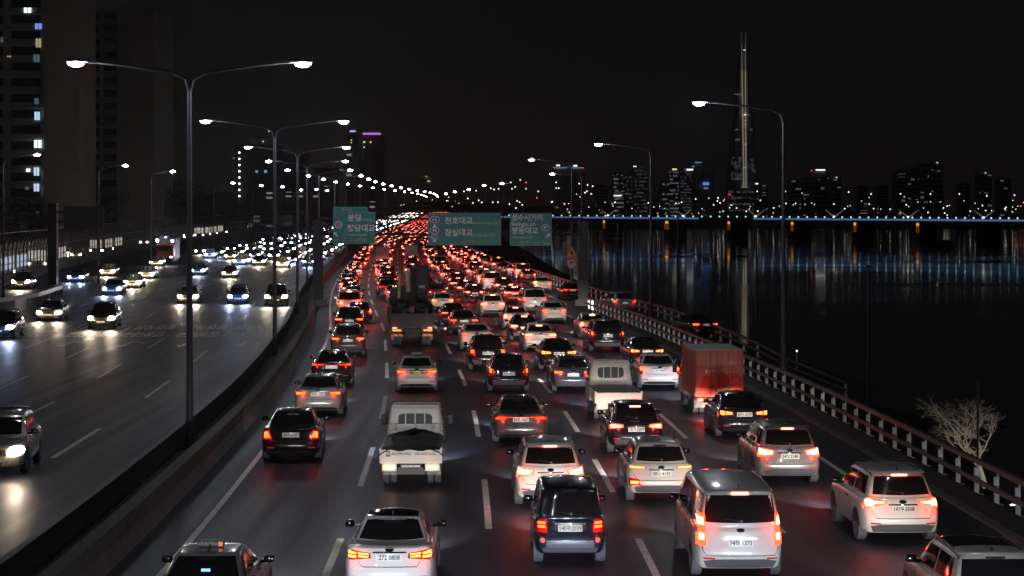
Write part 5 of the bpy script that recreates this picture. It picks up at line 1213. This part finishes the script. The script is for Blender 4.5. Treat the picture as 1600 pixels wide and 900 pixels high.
def pickup(pos, rz, label, tarp, brake, plate):
    root = empty('pickup_truck', pos, rz); tag(root, label, 'pickup truck'); W = 1.70
    cab(root, 1.66, 1.75, 3.55, .45, 1.97, WHT)
    # guard bars behind the cab window, headboard
    bm = NB()
    for x in (-.28, 0, .28): box(bm, (x, 1.66, 1.62), (.03, .03, .74))
    box(bm, (0, 1.66, 1.99), (1.36, .03, .04)); box(bm, (0, 1.66, 1.25), (1.5, .03, .03)); 
    for x in (-.66, .66): box(bm, (x, 1.66, 1.6), (.035, .03, .75))
    obj('guard_frame', bm, WHT, root)
    bm = NB(); box(bm, (0, 1.62, .98), (1.62, .04, .55)); obj('headboard', bm, WHT, root)
    bm = NB(); box(bm, (0, .15, .70), (W-.04, 2.95, .06)); obj('bed_floor', bm, BEDM, root)
    for sg in (-1, 1):
        bm = NB(); box(bm, (sg*W/2, .15, .88), (.045, 2.95, .38)); box(bm, (sg*(W/2+.015), -.6, .88), (.03, .04, .36)); box(bm, (sg*(W/2+.015), .6, .88), (.03, .04, .36)); obj('side_board', bm, WHT, root)
    bm = NB(); box(bm, (0, -1.34, .87), (W, .045, .38))
    for z in (.74, .86, .98): box(bm, (0, -1.37, z), (W-.1, .02, .018))
    for x in (-W/2, W/2): box(bm, (x, -1.34, 1.08), (.07, .07, .09), bev=.02)
    gt = obj('tailgate', bm, WHT, root)
    bm = NB(); box(bm, (0, -1.25, .58), (.60, .1, .16)); box(bm, (0, -1.2, .42), (.8, .1, .12)); box(bm, (0, .8, .5), (.7, 4.4, .16)); obj('chassis', bm, TRIM, root)
    bm = NB(); box(bm, (0, -1.36, .56), (.5, .02, .13)); pl = obj('number_plate', bm, PLATE, root); text(plate, .12, PTX, pl, (0, -1.375, .56), sx=.85, ext=.001, name='digits')
    for sg in (-1, 1):
        bm = NB(); box(bm, (sg*.60, -1.33, .57), (.42, .05, .22), bev=.02); h = obj('tail_lamp', bm, WHT, root)
        t_ = rbox(.17, .02, .055, .018, (3, 1, 2)); bmesh.ops.translate(t_, vec=(sg*.60, -1.37, .58), verts=t_.verts); objm('bulb', mesh_of(t_, 'bulb', mat('pickup_lamp_amber', (1, .6, .3), emit=(1, .62, .28), es=1.2) if not brake else mat('pickup_lens', (1, .5, .4), emit=(1, .5, .35), es=.8)), h)
        t_ = rbox(.06, .02, .045, .018, (2, 1, 2)); bmesh.ops.translate(t_, vec=(sg*.60, -1.39, .58), verts=t_.verts); objm('bulb', mesh_of(t_, 'bulb', CORE_B if brake else mat('pickup_lamp_white', (1, .8, .7), emit=(1, .75, .6), es=2)), h)
        bm = NB(); box(bm, (sg*.62, -.62, .40), (.40, .03, .26)); obj('mud_flap', bm, mat('mud_flap', (.30, .29, .28), .8, noise=.5, nscale=6), root)
        for x in (.52, .73): objm('wheel', mesh_of(wheel_bm(sg*x, -.3, .27, .17), 'wheel', TYRE), root)
        objm('wheel', mesh_of(wheel_bm(sg*.70, 2.6, .30, .18), 'wheel', TYRE), root)
        lamp('tail_light_glow', 'POINT', root, (sg*.6, -1.55, .56), 7 if brake else 1.2, (1, .03, .01) if brake else (1, .5, .3), .05)
    if tarp:
        bm = NB(); n = 16; m_ = 14; rn = random.Random(3); rows = []
        for j in range(m_+1):
            y = lerp(-1.42, 1.60, j/m_); row = []
            for i in range(n+1):
                x = lerp(-.90, .90, i/n); e = min(1, (1-abs(x)/.90)*5); z = 1.08 + .06*e + .05*math.exp(-((y-.6)/.6)**2) + .025*math.sin(x*9+j)*math.cos(y*5+i*.7)
                z += .11*math.exp(-((x-.12-y*.1)/.10)**2)*math.exp(-((y-.9)/.5)**2)
                if abs(x) > .88: z -= .10
                if j == 0: z -= .10 + .03*math.sin(i*1.4)
                if j == m_: z += .22*max(0, 1-abs(x)/.85)
                row.append(bm.verts.new((x, y, z)))
            rows.append(row)
        for a, b in zip(rows, rows[1:]):
            for i in range(n): bm.faces.new((a[i], a[i+1], b[i+1], b[i]))
        bmesh.ops.solidify(bm, geom=bm.faces[:], thickness=.01)
        o = objm('tarpaulin', mesh_of(bm, 'tarpaulin', mat('dark_green_tarp', (.012, .024, .024), .45, noise=.3, nscale=3)), root)
        bm = NB(); box(bm, (-.63, -1.372, .95), (.12, .012, .15)); sq = obj('printed_panel', bm, mat('gate_print_dark', (.10, .08, .08), .6), gt)
        text('H', .12, WHT, sq, (-.63, -1.382, .95), ext=.002, bold=.004); text('AICHMOHO|', .115, mat('gate_print_dark', (0, 0, 0)), gt, (-.27, -1.368, .955), sx=.82, ext=.003, bold=.004)
        text('080-805-2222', .12, mat('gate_print_red', (.42, .10, .09), .6), gt, (.40, -1.368, .955), sx=.86, ext=.003, bold=.003)
        bm = NB(); box(bm, (0, 1.60, 1.36), (1.5, .03, .22)); obj('headboard', bm, mat('scuffed_panel', (.5, .5, .5), .6, noise=.6, nscale=5), root)
    headlight_spots(root, SP['sedan'], False, 1500, 2, 3.62, .72)
    return root
pickup(P_(645, 752), heading(56)*.3, 'white pickup truck with a dark tarpaulin over its bed and printed tailgate', True, False, '80마 2514')
pickup(P_(961, 653), R(2.5), 'empty white pickup truck with guard bars, braking beside the dark hatchback', False, True, '91고 3562')
# red box truck
def box_truck():
    root = empty('box_truck', P_(1116, 645), R(3)); tag(root, 'rusty red box truck with closed rear doors beside the riverside guardrail', 'box truck')
    REDP = mat('red_container', (.40, .055, .02), .42, noise=.22, nscale=1.3); RD = mat('red_container_trim', (.20, .03, .018), .5)
    cab(root, 1.66, 2.35, 4.1, .45, 1.95, WHT, rear_win=False)
    W, H, z0, y0, y1 = 1.82, 2.47, .72, -1.2, 2.25
    bm = NB(); box(bm, (0, (y0+y1)/2, (H+z0)/2), (W, y1-y0, H-z0)); c = obj('cargo_box', bm, REDP, root)
    bm = NB(); box(bm, (0, (y0+y1)/2, H+.012), (W+.03, y1-y0+.03, .02)); obj('roof', bm, mat('box_roof_grey', (.42, .42, .38), .6, noise=.2), c)
    for sg in (-1, 1):
        bm = NB(); box(bm, (sg*(W/2+.004), y0+1.75, z0+.08), (.02, 3.3, .06))
        for k in range(14): box(bm, (sg*(W/2+.008), y0+.25+k*.24, (H+z0)/2), (.02, .09, H-z0-.2))
        obj('side_panel', bm, REDP, c)
    for sg in (-1, 1):
        bm = NB(); box(bm, (sg*W/4, y0-.015, (H+z0)/2), (W/2-.06, .03, H-z0-.12)); d_ = obj('rear_door', bm, REDP, c)
        bm = NB(); box(bm, (sg*.10, y0-.05, (H+z0)/2), (.03, .03, H-z0-.1)); box(bm, (sg*.34, y0-.05, (H+z0)/2), (.03, .03, H-z0-.1)); box(bm, (sg*.3, y0-.055, z0+.35), (.34, .03, .03)); obj('lock_bar', bm, RD, d_)
        bm = NB(); box(bm, (sg*(W/2-.02), y0-.02, (H+z0)/2), (.05, .06, H-z0)); obj('corner_post', bm, RD, c)
        bm = NB(); box(bm, (sg*.66, y0-.02, .62), (.36, .06, .12), bev=.02); h = obj('tail_lamp', bm, LENSB, root); bm = NB(); box(bm, (sg*.66, y0-.06, .62), (.26, .03, .07)); obj('bulb', bm, CORE_B, h)
        bm = NB(); box(bm, (sg*.64, -.55, .44), (.42, .03, .36)); obj('mud_flap', bm, mat('mud_flap', (0, 0, 0)), root)
        for x in (.53, .75): objm('wheel', mesh_of(wheel_bm(sg*x, 0, .33, .19), 'wheel', TYRE), root)
        objm('wheel', mesh_of(wheel_bm(sg*.72, 3.1, .33, .2), 'wheel', TYRE), root)
        lamp('tail_light_glow', 'POINT', root, (sg*.66, y0-.3, .62), 16, (1, .03, .01), .05)
    FW = mat('faded_white_print', (.75, .50, .42), .6)
    for (s_, x, z, sz) in (('///////', .52, 2.0, .16), ('GS 1577', .50, 1.66, .13), ('24', .62, 1.36, .17)): text(s_, sz, FW, c, (x, y0-.045, z), ext=.002, sx=1.0 if sz < .17 else 1)
    bm = NB(); 
    for (x, z, w_, h_) in ((-.42, 1.72, .22, .05), (-.48, 1.66, .08, .16), (-.36, 1.66, .08, .16), (-.30, 1.70, .16, .04), (-.38, 1.54, .3, .02)): box(bm, (x, y0-.035, z), (w_, .012, h_))
    obj('printed_logo', bm, FW, c)
    bm = NB(); box(bm, (0, 1.4, .56), (.8, 5.0, .2)); obj('chassis', bm, TRIM, root)
    headlight_spots(root, SP['sedan'], False, 1500, 2, 4.2, .72)
box_truck()
# crane truck
def crane_truck():
    root = empty('crane_truck', P_(643, 539), heading(114)+R(1)); tag(root, 'dark heavy crane truck with striped rear markings and folded boom', 'crane truck')
    DK = mat('dusty_dark_steel', (.035, .032, .032), .7, noise=.4, nscale=1.5); DG = mat('dusty_grey_panel', (.045, .042, .046), .65, noise=.3, nscale=1)
    bm = NB(); box(bm, (0, -1.3, 1.52), (2.45, .12, .72)); box(bm, (0, -1.33, 1.1), (2.45, .1, .1)); obj('tailboard', bm, DG, root)
    for sg in (-1, 1): bm = NB(); box(bm, (sg*1.2, 1.6, 1.75), (.06, 5.8, 1.1)); obj('side_board', bm, DK, root)
    bm = NB(); box(bm, (0, 1.6, 1.2), (2.4, 5.8, .1)); box(bm, (0, 2.5, .85), (.9, 9, .4)); obj('chassis', bm, DK, root)
    bm = NB(); rn = random.Random(2)
    for k in range(26): box(bm, (rn.uniform(-1, 1), rn.uniform(-.8, 4), rn.uniform(1.5, 2.1)), (rn.uniform(.2, .8), rn.uniform(.3, 1.4), rn.uniform(.1, .6)), Matrix.Rotation(rn.uniform(-.5, .5), 4, 'Z'))
    obj('cargo', bm, DK, root)
    bm = NB(); box(bm, (-.05, 4.9, 2.2), (.9, .9, 2.0), bev=.08); box(bm, (.75, 4.6, 3.6), (.9, 1.2, 1.7), bev=.12); obj('crane_turret', bm, DK, root)
    bm = NB(); box(bm, (.75, 3.98, 3.2), (.36, .03, .16)); obj('turret_plate', bm, mat('grey_plate', (.25, .25, .26), .5), root)
    bm = NB(); tube(bm, [(-.12, 4.2, 4.15), (-.05, 3.6, 2.9)], [.13, .15], 8); tube(bm, [(-.55, 4.6, 3.9), (-.62, 3.9, 2.5)], .1, 8); obj('boom', bm, mat('boom_paint', (.50, .38, .26), .5, noise=.35, nscale=2), root)
    bm = NB(); tube(bm, [(.25, 4.6, 4.3), (.22, 3.2, 2.2), (.1, .6, 1.9)], [.2, .2, .16], 8); obj('boom', bm, DK, root)
    bm = NB(); box(bm, (0, -.6, 2.0), (.26, .06, .5)); obj('rust_patch', bm, mat('rust', (.22, .07, .02), .8), root)
    cab(root, 2.45, 5.6, 7.9, .9, 3.0, DG)
    STR = bpy.data.materials.new('hazard_stripes'); STR.use_nodes = True; nt = STR.node_tree; b = nt.nodes['Principled BSDF']; tcx = nt.nodes.new('ShaderNodeTexCoord'); mp = nt.nodes.new('ShaderNodeMapping'); mp.inputs['Rotation'].default_value = (0, R(45), 0)
    wv = nt.nodes.new('ShaderNodeTexWave'); wv.inputs['Scale'].default_value = 1.6; wv.bands_direction = 'X'; r_ = nt.nodes.new('ShaderNodeValToRGB'); r_.color_ramp.interpolation = 'CONSTANT'
    r_.color_ramp.elements[0].color = (.75, .45, .05, 1); r_.color_ramp.elements[1].position = .5; r_.color_ramp.elements[1].color = (.5, .06, .03, 1)
    nt.links.new(tcx.outputs['Object'], mp.inputs[0]); nt.links.new(mp.outputs[0], wv.inputs[0]); nt.links.new(wv.outputs[0], r_.inputs[0]); nt.links.new(r_.outputs[0], b.inputs['Base Color'])
    for sg in (-1, 1):
        bm = NB(); box(bm, (sg*.86, -1.40, .66), (.62, .03, .15)); obj('warning_board', bm, STR, root)
        bm = NB(); box(bm, (sg*.82, -1.38, .98), (.66, .05, .26)); h = obj('tail_lamp', bm, TRIM, root)
        bm = NB(); box(bm, (sg*1.0, -1.42, 1.06), (.22, .03, .08)); obj('bulb', bm, mat('truck_tail', (1, .3, .2), emit=(1, .22, .12), es=4), h); bm = NB(); box(bm, (sg*.88, -1.42, .93), (.5, .03, .1)); obj('bulb', bm, mat('truck_amber', (1, .4, .05), emit=(1, .38, .05), es=.9), h)
        for x in (.70, .98):
            for y in (-.2, 1.1): objm('wheel', mesh_of(wheel_bm(sg*x, y, .48, .26), 'wheel', TYRE), root)
        objm('wheel', mesh_of(wheel_bm(sg*1.0, 6.6, .48, .3), 'wheel', TYRE), root)
        bm = NB(); box(bm, (sg*1.12, -.9, .5), (.14, .03, .3)); obj('marker_flag', bm, mat('orange_flag', (.5, .12, .03), .6), root)
        lamp('tail_light_glow', 'POINT', root, (sg*1.0, -1.6, 1.05), 3, (1, .1, .05), .05)
    bm = NB(); box(bm, (0, -1.39, .98), (.52, .04, .30)); obj('plate_frame', bm, TRIM, root); bm = NB(); box(bm, (0, -1.42, .98), (.36, .02, .16)); obj('number_plate', bm, PLY, root)
crane_truck()

# cars just behind the camera side whose beams light the first row
for i, (X, Z, t, c) in enumerate([(-2.3, 24.5, 'sedan', 'grey'), (1.3, 27.5, 'suv', 'white'), (4.8, 25.5, 'sedan', 'black'), (8.3, 21, 'sedan', 'white'), (-5.5, 17, 'suv', 'black')]):
    car(t, c, Vector((X, Z, 0)), f'{c} {"utility vehicle" if t == "suv" else "sedan"} following in the {["second", "middle", "fourth", "riverside", "median"][i]} lane, just below the view', style='slim', lod=1, glow=False, warm=False, hp=3000)

# --- the packed cars farther on ------------------------------------------------------------------------
LANE = {1: 'in the median lane', 2: 'in the second lane', 3: 'in the middle lane', 4: 'in the fourth lane', 5: 'in the riverside lane', 6: 'in the merging lane'}
rn = random.Random(21); cnt = {}
TYN = {'sedan': 'sedan', 'small_sedan': 'compact sedan', 'hatch': 'hatchback', 'suv': 'utility vehicle', 'crossover': 'crossover', 'bigsuv': 'large utility vehicle', 'van': 'van', 'boxcar': 'microvan'}
CLN = {'white': 'white', 'pearl': 'off-white', 'silver': 'silver', 'grey': 'grey', 'black': 'black', 'navy': 'dark blue', 'red': 'red', 'blue': 'blue', 'beige': 'beige', 'orange': 'orange'}
start = {1: 137, 2: 158, 3: 166, 4: 168, 5: 182, 6: 214}
for ln in (1, 2, 3, 4, 5, 6):
    Z = start[ln]; n = 0
    while Z < (700 if ln < 6 else 330):
        off = (ln-.5)*LW if ln < 6 else OUT(Z)-2.4
        gap = 1.0 if Z < 260 else 1.12
        t = rn.choices(['sedan', 'small_sedan', 'hatch', 'suv', 'crossover', 'bigsuv', 'van'], [30, 12, 8, 24, 12, 8, 5])[0]
        c = rn.choices(['white', 'pearl', 'silver', 'grey', 'black', 'navy', 'red'], [15, 7, 15, 22, 28, 8, 5])[0]
        bk = rn.random() < .84
        n += 1; s = SP[t]
        lod = 1 if Z < 260 else 2
        st_ = rn.choice(['slim', 'split', 'round', 'bar', 'leaf', 'wedge', 'dots', 'vert'])
        car(t, c, rp(off + rn.uniform(-.35, .35), Z), f'{CLN[c]} {TYN[t]} {"braking" if bk else "rolling"}, {ordw(n)} of the distant cars {LANE[ln]}',
            brake=bk, style=st_, lod=lod, beams=Z < 330, glow=Z < 330, group='distant cars with red lights in the jam', hp=500, warm=rn.random() < .3, cat='van' if t == 'van' else 'car')
        Z += (s['L'] + rn.uniform(2.6, 6.5))*gap + (5 if ln == 2 and n == 3 else 0)
# a small box truck far up the lane
def small_truck(pos, rz, label, colm):
    r = empty('delivery_truck', pos, rz); tag(r, label, 'truck'); bm = NB(); box(bm, (0, .6, 1.75), (1.75, 3.4, 1.9)); obj('cargo_box', bm, colm, r); bm = NB(); box(bm, (0, 1.2, .6), (1.5, 4.6, .4)); obj('chassis', bm, TRIM, r)
    for sg in (-1, 1):
        bm = NB(); box(bm, (sg*.65, -1.14, .72), (.26, .05, .12)); obj('tail_lamp', bm, CORE_B, r); objm('wheel', mesh_of(wheel_bm(sg*.65, 0, .33, .3, 10), 'wheel', TYRE), r)
small_truck(rp(8.9, 283) , heading(283), 'distant delivery truck with a pale square cargo box in the middle of the jam', mat('pale_box', (.25, .22, .17), .5)) 
small_truck(rp(5.0, 268), heading(268), 'small pale box truck in the second lane beyond the crane truck', mat('pale_box2', (.2, .2, .19), .5))
# far end of the jam: reads as one glittering mass
bm = NB(); bmr = NB(); bmw = NB()
Z = 712
while Z < 1750:
    for ln in range(5):
        if rn.random() < .85:
            p = rp((ln+.5)*LW + rn.uniform(-.4, .4), Z + rn.uniform(-3, 3)); box(bm, p + Vector((0, 0, .75)), (1.8, 4.4, 1.3))
            for sg in (-1, 1): box(bmr, p + Vector((sg*.72, -2.25, .95)), (.42, .06, .26))
            if rn.random() < .7: box(bmr, p + Vector((0, -2.0, 1.42)), (.4, .06, .1))
    for ln in range(5):
        if rn.random() < .5:
            p = rp(-5 - ln*3.45, Z + rn.uniform(-6, 6))
            box(bm, p + Vector((0, 0, .75)), (1.8, 4.4, 1.3))
            for sg in (-1, 1): box(bmw, p + Vector((sg*.68, -2.3, .72)), (.5, .06, .4))
    Z += 12 if Z < 1100 else 18
tr_ = obj('distant_traffic', bm, pm('grey')); tag(tr_, 'far glittering mass of cars where both carriageways meet the horizon', 'traffic', kind='stuff')
tag(obj('distant_tail_lights', bmr, mat('far_red', (1, .2, .1), emit=(1, .07, .03), es=5), tr_), kind='stuff'); tag(obj('distant_headlights', bmw, mat('far_white', (1, 1, .9), emit=(1, .93, .85), es=8), tr_), kind='stuff')

# --- oncoming cars ----------------------------------------------------------------------------------------
ON = [  # px, py of the point between the headlights, type, colour, warm, label
 (-28, 706, 'suv', 'silver', True, 'silver car with glaring headlights, cut off by the edge, alone on the empty oncoming lanes', 0),
 (157, 497, 'suv', 'black', True, 'black utility vehicle with two warm headlights heading this way over the painted words', 0),
 (75, 488, 'sedan', 'grey', True, 'dim sedan with warm headlights following the black utility vehicle one lane over', 0),
 (-4, 511, 'suv', 'navy', False, 'dark car with blue-white headlights cut off by the edge beside the pale guardrail', 0),
 (293, 463, 'sedan', 'silver', True, 'silver sedan with warm headlights passing behind the double-arm lamp pole', 0),
 (371, 463, 'hatch', 'blue', False, 'blue hatchback with cold blue headlights in the oncoming lane near the median', 0),
 (431, 463, 'bigsuv', 'black', True, 'black four-wheel-drive with blazing headlights nearest the median on the oncoming side'.replace('nearest', 'right beside'), 0),
 (174, 451, 'sedan', 'blue', False, 'blue-lit sedan with cold headlights ahead of the merge', 0),
 (206, 441, 'sedan', 'white', True, 'white sedan with warm headlights close behind the blue-lit sedan', 1),
 (117, 433, 'sedan', 'blue', False, 'bluish sedan with cold headlights beside the end of the pale guardrail', 0),
 (167, 424, 'sedan', 'pearl', True, 'cream sedan with warm headlights entering from the merging road', 1),
 (31, 440, 'bigsuv', 'black', True, 'big black vehicle waiting by the dark mast with dim yellow headlights', 1),
 (228, 428, 'sedan', 'white', True, 'white car in the merging queue below the red-cabbed truck', 1),
 (243, 411, 'sedan', 'silver', True, 'silver car in the merging queue right under the red-cabbed truck', 1),
 (308, 423, 'sedan', 'grey', False, 'grey sedan with cold white headlights left of the double-arm pole'.replace('left of', 'beside'), 1),
 (358, 427, 'small_sedan', 'navy', True, 'dark compact car with small pink-white headlights in the oncoming lanes', 1),
 (381, 408, 'sedan', 'white', False, 'car with the brightest blue-white headlights of the oncoming stream', 1),
 (444, 406, 'suv', 'grey', True, 'grey utility vehicle with warm headlights behind the second lamp pole', 1),
 (312, 396, 'sedan', 'silver', True, 'silver car coming along the oncoming side below the brightly lit barrier section', 1),
]
for (px, py, t, c, wm, lb, lod) in ON:
    s = SP[t]; zl = s['nose']-.12; p = gp(px, py, zl); fy = s['yr']+s['L']; h = heading(p.y)
    loc = Vector((p.x - math.sin(h)*fy, p.y + fy, zroad(p.y)))
    car(t, c, loc, lb, oncoming=True, warm=wm, lod=lod, beams=True, hp=(120 if py > 600 else 480), rz=h + (R(4) if px < 0 and py > 600 else 0))
n = 0
for ln in range(6):
    Z = rn.uniform(262, 290) + (30 if ln > 3 else 0)
    while Z < 700:
        off = -5.0 - ln*3.45; n += 1
        t = rn.choice(['sedan', 'suv', 'hatch', 'sedan', 'crossover']); c = rn.choice(['white', 'silver', 'grey', 'black', 'navy']); wm = rn.random() < .35
        car(t, c, rp(off + rn.uniform(-.3, .3), Z), f'{CLN[c]} {TYN[t]} with {"warm" if wm else "cold white"} headlights, {ordw(n)} of the oncoming cars before the bend', oncoming=True, warm=wm, lod=1, beams=Z < 340, hp=420,
            group='distant oncoming cars')
        Z += rn.uniform(13, 30)
# red-cabbed truck in the merging queue
p = at(259, 400, 283); r = empty('red_truck', (p.x, 283, zroad(283)), math.pi + heading(283)); tag(r, 'red-cabbed truck with a pale cargo box and two white marker lights facing this way', 'truck')
bm = rbox(1.2, 1.0, 1.1, .15, (4, 4, 4)); bmesh.ops.translate(bm, vec=(0, 0, 1.75), verts=bm.verts); Pp = Proj(bm); objm('cab', mesh_of(bm, 'cab', mat('truck_red', (.35, .03, .02), .35)), r)
objm('windscreen', mesh_of(Pp.patch('front', [(-1.0, 1.9), (1.0, 1.9)], [(-1.0, 2.65), (1.0, 2.65)], off=.02), 'windscreen', GLASS), r)
bm = NB(); box(bm, (0, -4.2, 2.2), (2.4, 6, 2.9)); obj('cargo_box', bm, mat('pale_box', (0, 0, 0)), r); bm = NB(); box(bm, (0, -2.5, .7), (2.2, 8, .5)); obj('chassis', bm, TRIM, r)
for sg in (-1, 1):
    bm = NB(); box(bm, (sg*1.05, 1.0, 3.3), (.3, .2, .25)); obj('marker_light', bm, HL_B, r); bm = NB(); box(bm, (sg*.9, 1.03, .95), (.35, .06, .2)); obj('headlight', bm, HL_W, r)
    for y in (0, -4.8): objm('wheel', mesh_of(wheel_bm(sg*1.0, y, .5, .3, 12), 'wheel', TYRE), r)
lamp('headlight_beam', 'SPOT', r, (0, 1.15, .95), 1600, (1, .9, .75), .1, (R(86), 0, 0), 78, .85)
# vehicles on the frontage road behind the noise barrier
for i, (Z, x, t, c, wm) in enumerate([(212, -4.5, 'van', 'white', False), (222, -8.5, 'sedan', 'grey', False), (240, -4.5, 'sedan', 'silver', True), (256, -8.5, 'bigsuv', 'white', True), (268, -4.5, 'van', 'white', True), (300, -4.5, 'sedan', 'black', False), (325, -8.5, 'suv', 'white', True),
        (345, -4.5, 'sedan', 'white', True), (372, -8.5, 'van', 'silver', True), (400, -4.5, 'suv', 'white', True), (440, -8.5, 'van', 'silver', True), (470, -4.5, 'sedan', 'white', True), (500, -4.5, 'suv', 'silver', True), (520, -8.5, 'van', 'white', True)] + [(Z_, -3.2 if q_ % 2 else -6.2, ['van', 'suv', 'bigsuv'][q_ % 3], ['white', 'silver'][q_ % 2], q_ % 4 != 0) for q_, Z_ in enumerate((204, 214, 226, 233, 247, 283, 292, 309, 316, 334, 426, 433, 449, 458, 480, 490, 508, 530))]):
    car(t, c, Vector((NP(Z)+x, Z, zroad(Z)+.02)), f'{CLN[c]} {TYN[t]} behind the noise barrier, {ordw(i+1)} of the queue seen through its panels', oncoming=True, warm=wm, lod=1, beams=True, hp=1800, rz=math.atan2(-(NP(Z+3)-NP(Z-3)), 6),
        group='vehicles behind the noise barrier')
# bushes in the median

haze()
